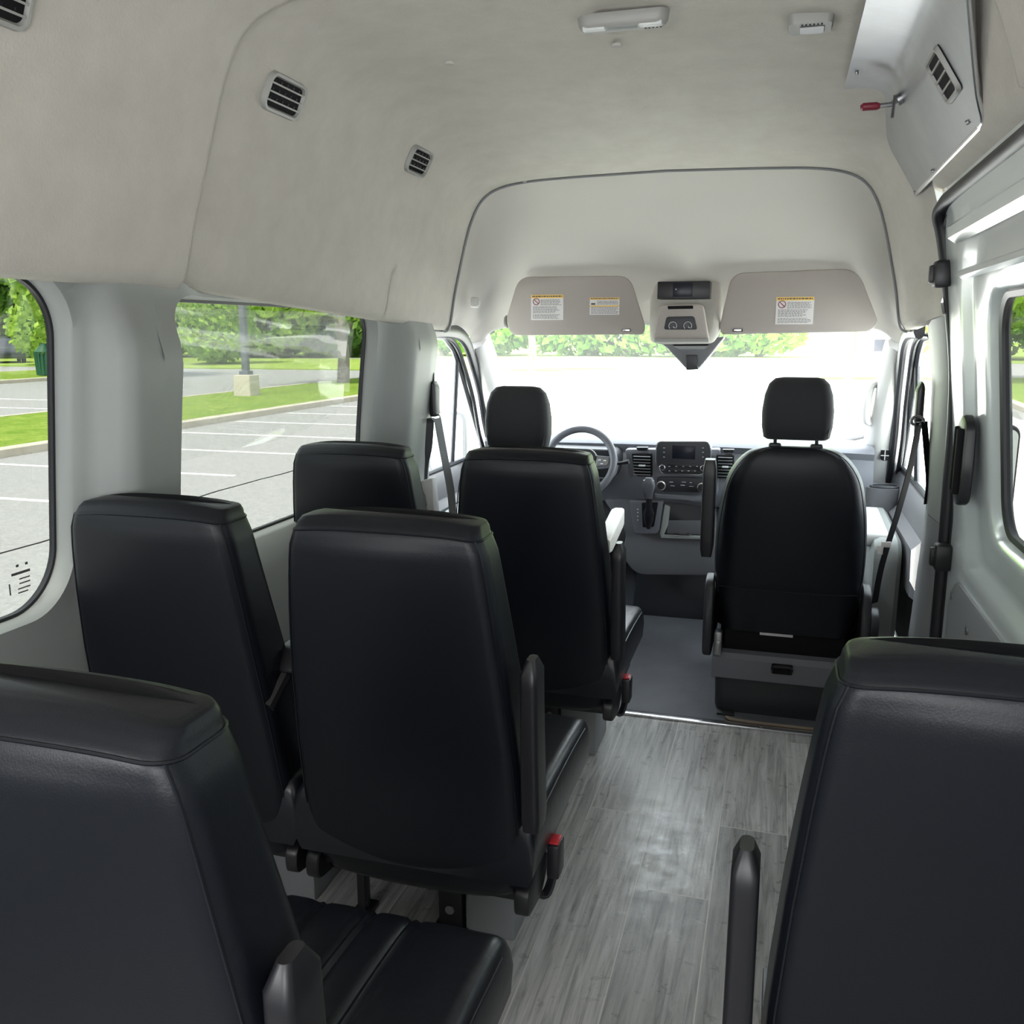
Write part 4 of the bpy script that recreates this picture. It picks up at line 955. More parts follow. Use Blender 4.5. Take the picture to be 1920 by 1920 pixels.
    bm = B(); box(bm, -0.20, 0.20, 0.06, 0.5, 0.21, 0.30, 0.01); obj('seat_rail', bm, 'matt_black', t)
    bm = B(); box(bm, -0.21, -0.15, -0.01, 0.05, 0.0, 0.012, 0.003); obj('mounting_foot', bm, 'black_plastic', t)
    bm = B(); box(bm, -0.232, -0.205, 0.005, 0.05, 0.215, 0.30, 0.006); box(bm, -0.225, -0.21, 0.0, 0.01, 0.23, 0.27, 0.002); obj('hinge_bracket', bm, 'steel', t)
    bm = B(); box(bm, -0.08, 0.03, 0.055, 0.06, 0.288, 0.300); obj('care_label', bm, 'paper', t)
    s = arm_side
    if not arm_down:
        bm = B(); rows = []
        for k in range(12):
            q = k/11; e = math.sin(min(1, q*8)*math.pi/2)*math.sin(min(1, (1-q)*8)*math.pi/2)*0.25+0.75
            rows.append([(x, y+0.02, lerp(0.575, 0.905, q)) for x, y in rrect(0.0215*e, 0.032*e, 0.008, 4)])
        loft(bm, rows); o = obj('arm_rest', bm, 'black_plastic', t, ang=50); o.location = (s*0.268, -0.035, 0)
    else:
        bm = B(); rows = []
        for k in range(12):
            q = k/11; e = math.sin(min(1, q*8)*math.pi/2)*math.sin(min(1, (1-q)*8)*math.pi/2)*0.2+0.8
            rows.append([(x, lerp(-0.06, 0.24, q), z+0.06*q) for x, z in rrect(0.026*e, 0.034*e, 0.010, 4)])
        loft(bm, rows); o = obj('arm_rest', bm, 'lit_cream', t, ang=50); o.location = (s*0.335, 0.02, 0.600); o['label'] = 'folded down arm rest coloured as lit'
    return t
cab_seat((0.057, 3.07, 0), 'black front passenger seat with rounded back, head restraint and storage box below', -1)
cab_seat((-0.903, 3.12, 0.0), 'black driver seat behind the steering wheel, with folded down arm rest coloured as lit', 1, arm_down=True)
drv = [o for o in bpy.data.objects if o.get('label', '').startswith('black driver seat')][0]; drv.scale = (1, 1, 0.960)
for ch in drv.children:
    if ch.name.startswith('head_restraint'): ch.scale = (1.06, 1, 1.16); ch.location.z = 1.176*(1-1.16)

# ================================================================ DASHBOARD
dash = thing('dashboard', 'dark grey dashboard with radio, climate controls, vents and gear console', 'dashboard', (CX, 3.95, 0.0)); DL = Vector((CX, 3.95, 0.0))
bm = B(); rows = []
for i in range(33):
    u = i/32; x = lerp(-0.87, 0.815, u); c = 1-(x/0.9)**2; bulge = -0.05*math.exp(-((x+0.03)/0.28)**2)
    top = 0.845+0.012*c
    pf = [(0.66, top-0.05), (0.35, top-0.005), (0.10, top), (0.035, top-0.006), (0.012, top-0.022), (0.030+bulge*0.2, top-0.050), (0.005+bulge, top-0.10), (-0.01+bulge, top-0.18), (0.0+bulge, top-0.235), (0.03+bulge, 0.575), (0.10, 0.565), (0.66, 0.50)]
    rows.append([(x, y, z) for y, z in pf])
loft(bm, rows); obj('dash_top', bm, 'dash', dash, ang=50)
bm = B(); rows = []
for i in range(25):
    x = lerp(-0.87, 0.83, i/24)
    pf = [(0.11, 0.60), (0.09, 0.555), (0.13, 0.42), (0.26, 0.28), (0.55, 0.25), (0.6, 0.6)]
    rows.append([(x, y, z) for y, z in pf])
loft(bm, rows); obj('lower_panel', bm, 'dash_lower', dash)
def dq(u, v, y): p = at(u, v, y)-DL; return p.x, p.z
def dpoly(l, y, r): return roundpoly([(*dq(p[0], p[1], y), *(p[2:])) for p in l], r, 4)
def dprism(nm, l, y, back, m, r=0.008, bev=0.003, parent=dash, mi=0):
    bm = B(); prism(bm, dpoly(l, y, r), lambda a, b, d: (a, d, b), y-3.95, y-3.95+back, bev); return obj(nm, bm, m, parent)
# centre surround
dprism('centre_surround', [(1172, 842, .01), (1350, 842, .01), (1346, 930, .03), (1318, 950, .02), (1222, 938, .03), (1180, 905, .04)], 3.905, 0.12, 'dash', 0.01, 0.008)
# vents
def dvent(l, x0, x1, v0, v1, n=7, lab=None):
    fr = dprism('vent_surround', l, 3.885, 0.05, 'matt_black', 0.006, 0.004)
    for k in range(n):
        v = lerp(v0, v1, k/(n-1)); a = at(x0, v, 3.87)-DL; b = at(x1, v, 3.87)-DL
        bm = B(); box(bm, a.x, b.x, -0.078, -0.062, a.z-0.0014, a.z+0.0014, 0.001); obj('slat', bm, 'trim_mid', fr)
    a = at((x0+x1)/2-6, (v0+v1)/2-1, 3.86)-DL; b = at((x0+x1)/2+6, (v0+v1)/2+2, 3.86)-DL
    bm = B(); box(bm, a.x, b.x, -0.090, -0.07, min(a.z, b.z), max(a.z, b.z), 0.001); obj('vent_tab', bm, 'mark', fr)
dvent([(1184, 850), (1222, 850), (1223, 893), (1190, 893, .02)], 1187, 1219, 856, 890)
dvent([(1343, 853), (1376, 853), (1376, 897), (1346, 897)], 1346, 1373, 858, 893)
dprism('vent_dial', [(1192, 839), (1215, 839), (1213, 845), (1196, 845)], 3.90, 0.03, 'black_plastic', 0.004, 0.001)
dprism('vent_dial', [(1354, 843), (1377, 843), (1375, 849), (1358, 849)], 3.90, 0.03, 'black_plastic', 0.004, 0.001)
# radio
dprism('radio_rim', [(1229, 842, .03), (1232, 826.5, .02), (1330, 826.5, .02), (1334, 842, .03), (1334, 870), (1318, 892, .02), (1240, 889, .02), (1228, 868)], 3.868, 0.06, 'chrome', 0.02, 0.002)
radio = dprism('radio', [(1230.5, 842, .03), (1234, 828, .02), (1328, 828, .02), (1332.5, 842, .03), (1332.5, 870), (1317, 890, .02), (1241, 888, .02), (1230, 868)], 3.862, 0.06, 'dash_dark', 0.02, 0.002)
def rbox(nm, u0, v0, u1, v1, y, m, parent, d=0.004):
    a = at(u0, v0, y)-DL; b = at(u1, v1, y)-DL; bm = B(); box(bm, a.x, b.x, y-3.95, y-3.95+d, b.z, a.z, min(0.001, d*0.3)); return obj(nm, bm, m, parent)
rbox('screen', 1261, 835.5, 1303, 861.5, 3.859, 'screen', radio)
rbox('button_panel', 1252, 869, 1311, 878, 3.860, 'black_plastic', radio)
rbox('button_panel', 1250, 879.5, 1310, 887.5, 3.860, 'black_plastic', radio)
for u in (1245, 1318):
    for v in (840, 848, 857): rbox('button_mark', u-1.6, v-0.6, u+1.6, v+0.6, 3.8595, 'mark', radio, 0.002)
for u, v in [(1255+i*13, 874.5) for i in range(5)]+[(1255+i*12, 883) for i in range(5)]: rbox('button_mark', u-1.8, v-0.5, u+1.8, v+0.6, 3.858, 'mark', radio, 0.002)
def knob(u, v, y, r, parent):
    p = at(u, v, y)-DL; bm = B(); disc(bm, p, (0, -1, 0), r, 0.018, 24); disc(bm, p+Vector((0, -0.016, 0)), (0, -1, 0), r*1.0, 0.003, 24); k = obj('knob', bm, 'chrome', parent)
    bm = B(); disc(bm, p+Vector((0, -0.018, 0)), (0, -1, 0), r*0.78, 0.004, 24); f = obj('knob_face', bm, 'black_plastic', parent)
    return k
knob(1242.5, 875.5, 3.862, 0.0125, radio); knob(1319, 877, 3.862, 0.0125, radio)
clim = dprism('climate_panel', [(1230, 894, .02), (1330, 897, .02), (1330, 924, .02), (1236, 922, .02)], 3.872, 0.06, 'dash_dark', 0.01, 0.003)
knob(1240.5, 909.5, 3.870, 0.0205, clim); knob(1316.5, 913, 3.870, 0.0205, clim)
for u0, u1, v in ((1257, 1265, 911), (1276, 1284, 910), (1292, 1300, 912), (1255, 1262, 904), (1278, 1286, 904), (1293, 1297, 905)): rbox('button_mark', u0, v-0.7, u1, v+0.7, 3.8705, 'mark', clim, 0.002)
dprism('tray_lip', [(1226, 926), (1340, 932), (1340, 942), (1302, 942, .01), (1290, 938), (1254, 936), (1228, 932)], 3.872, 0.08, 'dash', 0.005, 0.003)
# lower bin and gear console
dprism('console_side', [(1130, 935, .03), (1340, 940, .02), (1345, 1080, .05), (1190, 1078, .06), (1165, 1040, .03), (1175, 1000, .03)], 3.93, 0.30, 'dash_lower', 0.03, 0.01)
dprism('storage_bin', [(1242, 944), (1332, 946), (1332, 1008), (1240, 1006), (1252, 975)], 3.922, 0.012, 'dash_dark', 0.008, 0.002)
b_ = dprism('bin_floor', [(1252, 976), (1330, 976), (1330, 1002), (1250, 1001)], 3.918, 0.012, 'dash_lower', 0.008, 0.002)
dprism('bin_edge', [(1238, 1003), (1332, 1006), (1332, 1012), (1240, 1009)], 3.905, 0.03, 'trim_grey', 0.003, 0.002)
dprism('bin_cheek', [(1246, 946), (1256, 950), (1252, 985), (1244, 1004), (1237, 1002)], 3.905, 0.03, 'trim_grey', 0.004, 0.002)
cup = at(1280, 1003, 3.91)-DL
bm = B(); tube(bm, [(cup.x+0.035*math.cos(k*math.pi/12), cup.y+0.0+0.012*math.sin(k*math.pi/12), cup.z+0.004) for k in range(24)], 0.003, 6, closed=True); obj('cup_ring', bm, 'black_plastic', dash)
gp = dprism('gear_panel', [(1179, 938, .006), (1244, 939, .006), (1234, 1001, .015), (1190, 1001, .015)], 3.895, 0.05, 'dash', 0.01, 0.006)
dprism('gear_slot', [(1203, 943), (1234, 942), (1226, 988), (1205, 989)], 3.890, 0.02, 'matt_black', 0.006, 0.001, gp)
for v in (955, 961, 968, 975): rbox('gear_mark', 1194.5, v-1, 1197, v+1.2, 3.892, 'mark', gp, 0.002)
gl = at(1217, 960, 3.86)-DL
bm = B(); p0 = at(1216, 990, 3.88)-DL; p1 = at(1217, 935, 3.83)-DL
tube(bm, [p0, p0.lerp(p1, 0.25), p0.lerp(p1, 0.5), p0.lerp(p1, 0.7), p1], [0.010, 0.020, 0.024, 0.014, 0.013], 10); gb = obj('gear_boot', bm, 'black_plastic', dash)
bm = B(); p2 = at(1217, 896, 3.80)-DL; d_ = (p2-p1)
rows = []
for k, (wq, dq_) in enumerate(((0.013, 0.012), (0.016, 0.015), (0.021, 0.02), (0.0245, 0.022), (0.025, 0.022), (0.022, 0.02), (0.015, 0.014))):
    c = p1+d_*(k/6); rows.append([(c.x+a, c.y+b, c.z) for a, b in rrect(wq, dq_, 0.01, 4)])
loft(bm, rows); gk = obj('gear_knob', bm, 'dash', dash)
bm = B()
for s in (-1, 1): tube(bm, [(p1.x+s*0.0135, p1.y-0.012, p1.z), tuple(p1+d_*0.5+Vector((s*0.0235, -0.012, 0))), tuple(p1+d_*0.9+Vector((s*0.019, -0.012, 0)))], 0.003, 6)
obj('knob_trim', bm, 'chrome', gk)
# instrument hood and cluster behind the wheel
bm = B(); hc = at(1090, 862, 3.90)-DL
rows = []
for y, s in ((-0.10, 1.0), (0.0, 1.06), (0.10, 1.08)):
    rows.append([(hc.x+a*s, y, hc.z+0.004+b*s) for a, b in roundpoly([(-0.17, -0.07), (-0.155, 0.05), (0.155, 0.05), (0.175, -0.01), (0.155, -0.075)], 0.04, 5)])
loft(bm, rows, cap=True); obj('instrument_cluster', bm, 'dash_dark', dash)
bm = B(); tube(bm, [(hc.x+a, -0.100, hc.z+0.004+b) for a, b in roundpoly([(-0.17, -0.07), (-0.155, 0.05), (0.155, 0.05), (0.175, -0.01), (0.155, -0.075)], 0.04, 5)], 0.004, 6, closed=True); obj('cluster_rim', bm, 'trim_mid', dash)
# passenger side end of the dash: speaker cup and vent
p = at(1660, 918, 3.90)-DL
bm = B(); loft(bm, [[(p.x+a, 0.02+b, z) for a, b in rrect(0.075, 0.055, 0.05, 5)] for z in (p.z-0.14, p.z)]); cu = obj('cup_holder', bm, 'dash_lower', dash)
bm = B(); tube(bm, [(p.x+a*0.75, 0.02+b*0.8, p.z+0.004) for a, b in rrect(0.075, 0.055, 0.05, 5)], 0.006, 6, closed=True); loft(bm, [[(p.x+a*0.7, 0.02+b*0.75, z) for a, b in rrect(0.075, 0.055, 0.05, 5)] for z in (p.z+0.0005, p.z+0.0015)]); obj('cup_rim', bm, 'dash_dark', cu)
# steering wheel
wc = at(1087, 866, 3.70); WL = thing('steering_wheel', 'dark grey steering wheel with silver button clusters, half hidden by the seats', 'steering wheel', wc)
WL.rotation_euler = (math.radians(-22), 0, 0)
R_ = (at(1157, 866, 3.70)-wc).x-0.015
bm = B(); tube(bm, [(R_*math.cos(k*math.pi/32), 0, R_*math.sin(k*math.pi/32)) for k in range(64)], 0.0155, 12, closed=True); obj('rim', bm, 'dash', WL)
bm = B(); rows = []
prism(bm, roundpoly([(-0.075, 0.03, .03), (-0.05, 0.055), (0.05, 0.055), (0.075, 0.03, .03), (0.05, -0.06, .03), (-0.05, -0.06, .03)], 0.02, 5), lambda a, b, d: (a, d, b), -0.02, 0.05, 0.012); obj('hub', bm, 'dash_dark', WL)
for s in (-1, 1):
    bm = B(); prism(bm, roundpoly([(s*0.055, 0.03), (s*(R_-0.005), 0.025), (s*(R_-0.003), -0.02), (s*0.05, -0.035)], 0.012), lambda a, b, d: (a, d, b), -0.008, 0.012, 0.004); sp = obj('spoke', bm, 'dash', WL)
    bm = B(); prism(bm, roundpoly([(s*0.070, 0.022), (s*0.125, 0.018), (s*0.120, -0.012), (s*0.072, -0.02)], 0.008), lambda a, b, d: (a, d, b), -0.012, -0.006, 0.002); bt = obj('button_cluster', bm, 'steel', sp)
    bm = B()
    for a, b in ((0.085, 0.008), (0.108, 0.006), (0.096, -0.008)): box(bm, s*a-0.006, s*a+0.006, -0.0145, -0.011, b-0.003, b+0.003, 0.001)
    obj('button', bm, 'mark', bt)
bm = B(); prism(bm, roundpoly([(-0.02, -0.05), (0.02, -0.05), (0.03, -R_+0.005), (-0.03, -R_+0.005)], 0.008), lambda a, b, d: (a, d, b), -0.006, 0.012, 0.004); obj('spoke', bm, 'dash', WL)
bm = B(); tube(bm, [(0, 0.03, 0), (0, 0.30, -0.02)], 0.04, 12); obj('column', bm, 'dash_dark', WL)
bm = B(); tube(bm, [(0.04, 0.06, 0.0), (0.17, 0.05, 0.015), (0.20, 0.04, 0.02)], [0.006, 0.007, 0.011], 8); obj('stalk', bm, 'black_plastic', WL)
# wiper outside the glass
bm = B(); a = at(1560, 832, 4.80); b = at(1636, 815, 4.74); tube(bm, [a, b], 0.012, 6); tube(bm, [a+Vector((-0.0, 0.02, -0.03)), a.lerp(b, 0.55)+Vector((0, 0.02, 0.0))], 0.008, 6)
tag(obj('wiper', bm, 'black_plastic'), 'windshield wiper resting at the lower right of the windshield', 'wiper')

# ================================================================ SEAT BELTS
def strap(bm, pts, w_=0.023, n=5): tube(bm, crom(pts, n), 0.01, 8, flat=(0.0014, w_), upv=(0, 1, 0.001))
def strap2(bm, pts, wv, n=5, th=0.0012):
    P = crom(pts, n); wv = Vector(wv); rows = []
    for i, p in enumerate(P):
        t = (P[min(i+1, len(P)-1)]-P[max(i-1, 0)]).normalized(); nn = t.cross(wv).normalized(); ww = wv
        rows.append([p-ww-nn*th, p+ww-nn*th, p+ww+nn*th, p-ww+nn*th])
    loft(bm, rows)
# left
c = at(812, 772, 3.13)
t = thing('seat_belt', 'black driver seat belt hanging from its anchor on the left pillar', 'seat belt', c)
L0 = lambda u, v, y: at(u, v, y)-c
bm = B(); prism(bm, roundpoly([(-0.012, -0.06), (-0.012, 0.05), (0.0, 0.075), (0.014, 0.05), (0.014, -0.06)], 0.01), lambda a, b, d: (a-0.004, d, b+0.04), 0.0, 0.05, 0.008); obj('anchor_cover', bm, 'black_plastic', t)
bm = B(); tube(bm, [(0.018*math.cos(k*math.pi/8)+0.006, 0.01, -0.02+0.013*math.sin(k*math.pi/8)) for k in range(16)], 0.004, 6, closed=True); obj('belt_guide', bm, 'chrome', t)
bm = B(); strap2(bm, [L0(806, 784, 3.13), L0(802, 840, 3.13), L0(794, 880, 3.12), L0(792, 960, 3.10)], (0.010, 0.018, 0)); obj('belt_webbing', bm, 'cloth', t)
bm = B(); strap2(bm, [L0(820, 784, 3.12), L0(832, 850, 3.12), L0(845, 920, 3.10), L0(850, 990, 3.06), L0(850, 1100, 3.04)], (0.008, 0.016, 0)); obj('belt_webbing', bm, 'trim_mid', t)
bm = B(); box(bm, -0.0015, 0.0015, -0.004, 0.004, 0.0, 0.14, 0); sl = obj('height_slot', bm, 'matt_black', t); sl.location = L0(813, 722, 3.15)+Vector((0, 0, -0.06))
y0 = 3.06; k0 = at(810, 930, y0)
bm = B(); prism(bm, roundpoly([(p.x-k0.x, p.z-k0.z) for p in (at(787, 903, y0), at(809, 897, y0), at(816, 980, y0), at(794, 985, y0))], 0.004), lambda a, b, d: (a, d, b), 0.0, 0.05, 0.004)
o = obj('belt_cover', bm, 'paper'); o.location = k0; tag(o, 'white box cover at the foot of the driver belt, beside the front window seat', 'cover')
# right
c = at(1726, 768, 3.06)
t = thing('seat_belt', 'black passenger seat belt with pale tongue, running down from the right pillar', 'seat belt', c)
L0 = lambda u, v, y: at(u, v, y)-c
bm = B(); prism(bm, roundpoly([(-0.014, -0.06), (-0.014, 0.04), (0.0, 0.07), (0.010, 0.05), (0.012, -0.06)], 0.01), lambda a, b, d: (a, d, b+0.02), 0.0, 0.05, 0.008); obj('anchor_cover', bm, 'black_plastic', t)
bm = B(); tube(bm, [(0.018*math.cos(k*math.pi/8)-0.006, 0.0, -0.035+0.014*math.sin(k*math.pi/8)) for k in range(16)], 0.005, 6, closed=True); obj('belt_guide', bm, 'steel', t)
bm = B(); strap2(bm, [L0(1724, 792, 3.06), L0(1706, 880, 3.05), L0(1684, 960, 3.04), L0(1662, 1030, 3.03), L0(1650, 1075, 3.04), L0(1640, 1130, 3.08)], (0.010, 0.014, 0)); obj('belt_webbing', bm, 'matt_black', t)
bm = B(); strap2(bm, [L0(1733, 790, 3.06), L0(1738, 850, 3.04), L0(1742, 905, 3.02), L0(1738, 945, 3.02)], (0.010, 0.010, 0)); obj('belt_webbing', bm, 'matt_black', t)
p = L0(1662, 1020, 3.02); bm = B(); box(bm, p.x-0.014, p.x+0.014, p.y-0.008, p.y+0.004, p.z-0.01, p.z+0.008, 0.003); box(bm, p.x-0.026, p.x-0.008, p.y-0.006, p.y, p.z-0.035, p.z-0.006, 0.003); obj('belt_tongue', bm, 'paper', t)
# door mirrors outside
for (u, v, x, side, lab) in ((1878, 885, 0.66, 1, 'right'), (838, 845, -1.62, -1, 'left')):
    p = atx(u, v, x); 
    if side > 0: p = at(u, v, 4.02)
    else: p = at(u, v, 4.25)
    t = thing('wing_mirror', 'black %s wing mirror outside the %s' % (lab, 'passenger door, seen through the sliding door window' if side > 0 else 'driver door'), 'mirror', p)
    hw, hh = (0.055, 0.19) if side > 0 else (0.10, 0.20)
    bm = B(); loft(bm, [[(a, y, b) for a, b in rrect(hw*s, hh*s, 0.04, 5)] for y, s in ((0.0, 0.97), (0.01, 1.0), (0.08, 0.95), (0.13, 0.7))]); obj('mirror_housing', bm, 'black_plastic', t)
    bm = B(); loft(bm, [[(a, y, b+0.035) for a, b in rrect(hw*0.85, hh*0.72, 0.03, 5)] for y in (-0.003, 0.002)]); obj('mirror_glass', bm, 'mirror', t)
    bm = B(); loft(bm, [[(a, y, b-0.145) for a, b in rrect(hw*0.8, hh*0.18, 0.02, 5)] for y in (-0.003, 0.002)]); obj('mirror_glass', bm, 'mirror', t)
    bm = B(); tube(bm, [(0, 0.06, -0.12), (-side*0.16, 0.10, -0.16)], 0.02, 8); obj('mirror_arm', bm, 'black_plastic', t)
# clear film peeling on the second window
bm = B(); XF = lambda z: CX-(0.91-tumble(z)+0.045)+0.008
rows = []
for i in range(28):
    tt = i/27; row = []
    for k in range(20):
        q = k/19; z = lerp(1.02, 1.375, q); ymax = interp([(0, 2.28), (0.08, 2.58), (0.2, 2.66), (0.9, 2.66), (1.0, 2.62)], q)[0]
        ymin = 1.745
        y = lerp(ymin, ymax, tt)
        x = XF(z)+0.004+0.003*math.sin(tt*9+q*4)+0.012*math.exp(-((q-0.80+tt*0.30)/0.035)**2)*(0.3+tt)+0.010*math.exp(-((q-0.98+tt*0.12)/0.03)**2)
        row.append((x, y, z-0.0))
    rows.append(row)
loft(bm, rows, closed=False)
tag(obj('window_film', bm, 'film'), 'creased clear plastic film hanging over the middle side window', 'plastic film')

# ================================================================ OUTSIDE
ZG = -0.70
def patch(name, pts, z0, z1, m, lab=None, cat=None, grp=None, r=0.0, st=False, seg=6):
    bm = B(); q = roundpoly([p for p in pts], r, seg) if r else pts
    loft(bm, [[(a, b, z0) for a, b in q], [(a, b, z1) for a, b in q]]); o = obj(name, bm, m)
    if lab: tag(o, lab, cat, grp)
    if st: struct(o)
    return o
patch('ground', [(-160, -40), (160, -40), (160, 66), (-160, 66)], ZG-0.3, ZG, 'asphalt', st=True)['label'] = 'grey asphalt of the parking lot'
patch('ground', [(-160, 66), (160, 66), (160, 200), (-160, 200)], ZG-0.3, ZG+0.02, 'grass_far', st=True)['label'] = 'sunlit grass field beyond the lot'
patch('ground', [(-3.9, 1), (5.4, 1), (5.4, 60), (-6.6, 60), (-6.6, 24)], ZG-0.28, ZG+0.004, 'glare_ground', st=True)['label'] = 'ground ahead of the van, painted pale for its glare'
# grass islands with kerbs
def island(pts, lab, r=2.0):
    q = roundpoly(pts, r, 8)
    cx = sum(p[0] for p in q)/len(q); cy = sum(p[1] for p in q)/len(q)
    t = thing('grass_island', lab, 'grass island', (cx, cy, ZG))
    bm = B(); loc = [(a-cx, b-cy) for a, b in q]
    def off(k):
        out = []
        N = len(loc)
        for i in range(N):
            a = Vector(loc[i-1]); b = Vector(loc[(i+1) % N]); d = (b-a); n_ = Vector((d.y, -d.x)); 
            if n_.length < 1e-6: n_ = Vector((0, 1))
            n_.normalize(); p = Vector(loc[i]); out.append((p-n_*k))
        return out
    # choose orientation so that positive k goes inward
    test = off(0.1); s = 1 if sum(v.length for v in test) < sum(Vector(l).length for l in loc) else -1
    i1 = off(s*0.22)
    loft(bm, [[(a, b, 0.0) for a, b in loc], [(a, b, 0.13) for a, b in loc], [(p.x, p.y, 0.15) for p in off(s*0.03)], [(p.x, p.y, 0.15) for p in i1], [(p.x, p.y, 0.10) for p in i1]], cap=False)
    obj('kerb', bm, 'concrete', t)
    bm = B(); i2 = off(s*0.20); loft(bm, [[(p.x, p.y, 0.02) for p in i2], [(p.x, p.y, 0.14) for p in i2]]); obj('turf', bm, 'grass', t)
    return t
island([(-12.1, 6.0), (-12.1, 33.0), (-17.0, 36.5), (-17.0, 6.0)], 'long kerbed grass island beside the parking bays on the left', 1.5)
island([(-29.5, 22), (-29.5, 36), (-36, 40), (-36, 22)], 'far kerbed grass island with the green bin', 1.0)
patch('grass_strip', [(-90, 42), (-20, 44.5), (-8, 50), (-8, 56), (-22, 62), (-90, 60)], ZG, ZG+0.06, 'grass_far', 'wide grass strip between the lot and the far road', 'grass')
island([(5.9, 25), (6.2, 31), (3.4, 38.2), (0.8, 38.6), (1.0, 40.6), (8, 42.5), (20, 44), (20, 25)], 'kerbed lawn with trees on the right side of the lot', 1.0)
island([(-13.4, 42.5), (-10.0, 42.5), (-10.0, 45.2), (-13.4, 45.2)], 'small grass island around the tree seen at the left of the windshield', 0.8)
# bay lines
for i, y in enumerate([4.1, 6.45, 8.8, 11.17, 13.5, 15.85, 18.2, 20.5, 22.8]):
    o = patch('parking_line', [(-11.95, y-0.05), (-7.42, y-0.05), (-7.42, y+0.05), (-11.95, y+0.05)], ZG, ZG+0.004, 'white_line', 'white painted bay line left of the van, number %s counted away from the camera' % ['one', 'two', 'three', 'four', 'five', 'six', 'seven', 'eight', 'nine'][i], 'road marking', 'white bay lines on the left')
    o['label'] = 'white painted bay line on the asphalt left of the van'
for i, y in enumerate([18.5, 21.0, 23.5, 26.0]):
    patch('parking_line', [(2.6 if y > 15 else 2.6, y-0.05), (5.7, y-0.05), (5.7, y+0.05), (2.6, y+0.05)], ZG+0.004, ZG+0.008, 'white_line', 'white painted bay line on the asphalt right of the van', 'road marking', 'white bay lines on the right')
for i in range(5):
    y = 12.0+i*2.6
    patch('parking_line', [(-24.5, y-0.05), (-18.0, y-0.05), (-18.0, y+0.05), (-24.5, y+0.05)], ZG, ZG+0.004, 'white_line', 'white painted bay line beyond the long grass island', 'road marking', 'white bay lines beyond the island')
bm = B(); rnd = random.Random(5)
tube(bm, [(-6.88+rnd.uniform(-0.03, 0.03), 2+k*0.5, ZG+0.001) for k in range(40)], 0.02, 5, flat=(0.02, 0.003))
tag(obj('tar_crack', bm, 'matt_black'), 'dark crack line running along the asphalt left of the van', 'crack')
# lamp post
t = thing('lamp_post', 'dark lamp post on a square concrete footing in the grass island', 'lamp post', (-15.4, 24.1, ZG+0.12))
bm = B(); loft(bm, [[(a, b, z) for a, b in rrect(s, s, 0.03, 3)] for z, s in ((0, 0.29), (0.62, 0.27), (0.64, 0.25))]); obj('concrete_footing', bm, 'concrete', t)
bm = B(); loft(bm, [[(a, b, z) for a, b in rrect(s, s, 0.03, 3)] for z, s in ((0.64, 0.16), (0.75, 0.15), (0.76, 0.095), (7.5, 0.085))]); obj('post', bm, 'pole', t)
bm = B(); box(bm, -0.3, 0.3, -0.7, 0.1, 7.4, 7.55, 0.03); obj('lamp_head', bm, 'pole', t)
# bin
t = thing('waste_bin', 'green slatted waste bin on the far grass island', 'waste bin', (-30.9, 32.8, ZG+0.12))
bm = B(); 
for k in range(16):
    a = k*math.pi/8; tube(bm, [(0.38*math.cos(a), 0.38*math.sin(a), 0.05), (0.42*math.cos(a), 0.42*math.sin(a), 1.05)], 0.055, 4)
disc(bm, (0, 0, 0.05), (0, 0, 1), 0.38, 0.9, 16); obj('bin_body', bm, 'bin', t)
bm = B(); disc(bm, (0, 0, 1.05), (0, 0, 1), 0.44, 0.35, 16, r2=0.18); obj('bin_lid', bm, 'bin', t)
# cars
def car(loc, rz, m, lab, suv=True, L=4.7):
    t = thing('parked_car', lab, 'car', loc, None, rz)
    H = 1.7 if suv else 1.45; bm = B()
    sil = roundpoly([(-L/2, 0.35), (-L/2+0.02, 0.95), (-L/2+0.15, 1.05), (-L/2+0.45, H), (-0.1, H+0.02), (0.55, H-0.12), (1.15, 1.08), (L/2-0.15, 0.92), (L/2, 0.7), (L/2, 0.35)], 0.12, 4)
    hw = lambda z: 0.90-0.18*max(0, (z-1.0))/0.7
    loft(bm, [[(a, s*(hw(b)-o), b) for a, b in sil] for s, o in ((-1, 0.04), (-1, 0), (1, 0), (1, 0.04))]); obj('body', bm, m, t)
    for s in (-1, 1):
        for g_ in ([(-L/2+0.45, 1.08), (-L/2+0.62, H-0.12), (-0.95, H-0.10), (-0.95, 1.08)], [(-0.88, 1.08), (-0.88, H-0.1), (0.0, H-0.1), (0.0, 1.08)], [(0.07, 1.08), (0.07, H-0.1), (0.48, H-0.2), (0.95, 1.08)]):
            bm = B(); loft(bm, [[(a, s*(hw(b)+o), b) for a, b in roundpoly(g_, 0.05)] for o in (-0.02, 0.012)]); obj('side_window', bm, 'screen', t)
        for x in (-L/2+0.9, L/2-0.9):
            bm = B(); disc(bm, (x, s*0.72, 0.34), (0, s, 0), 0.34, 0.2, 20); wh = obj('wheel', bm, 'tyre', t)
            bm = B(); disc(bm, (x, s*0.915, 0.34), (0, s, 0), 0.22, 0.02, 14); obj('hub_cap', bm, 'steel', wh)
    return t
car((-48.6, 48.3, ZG), math.radians(-40), 'car_dark', 'dark estate car parked in front of the trees at far left')
car((-49.5, 56.0, ZG), math.radians(-35), 'car_white', 'white car parked behind the dark estate car', suv=False)
car((-46.0, 55.5, ZG), math.radians(-30), 'car_white', 'pale car half hidden behind the green bin tree', suv=False)
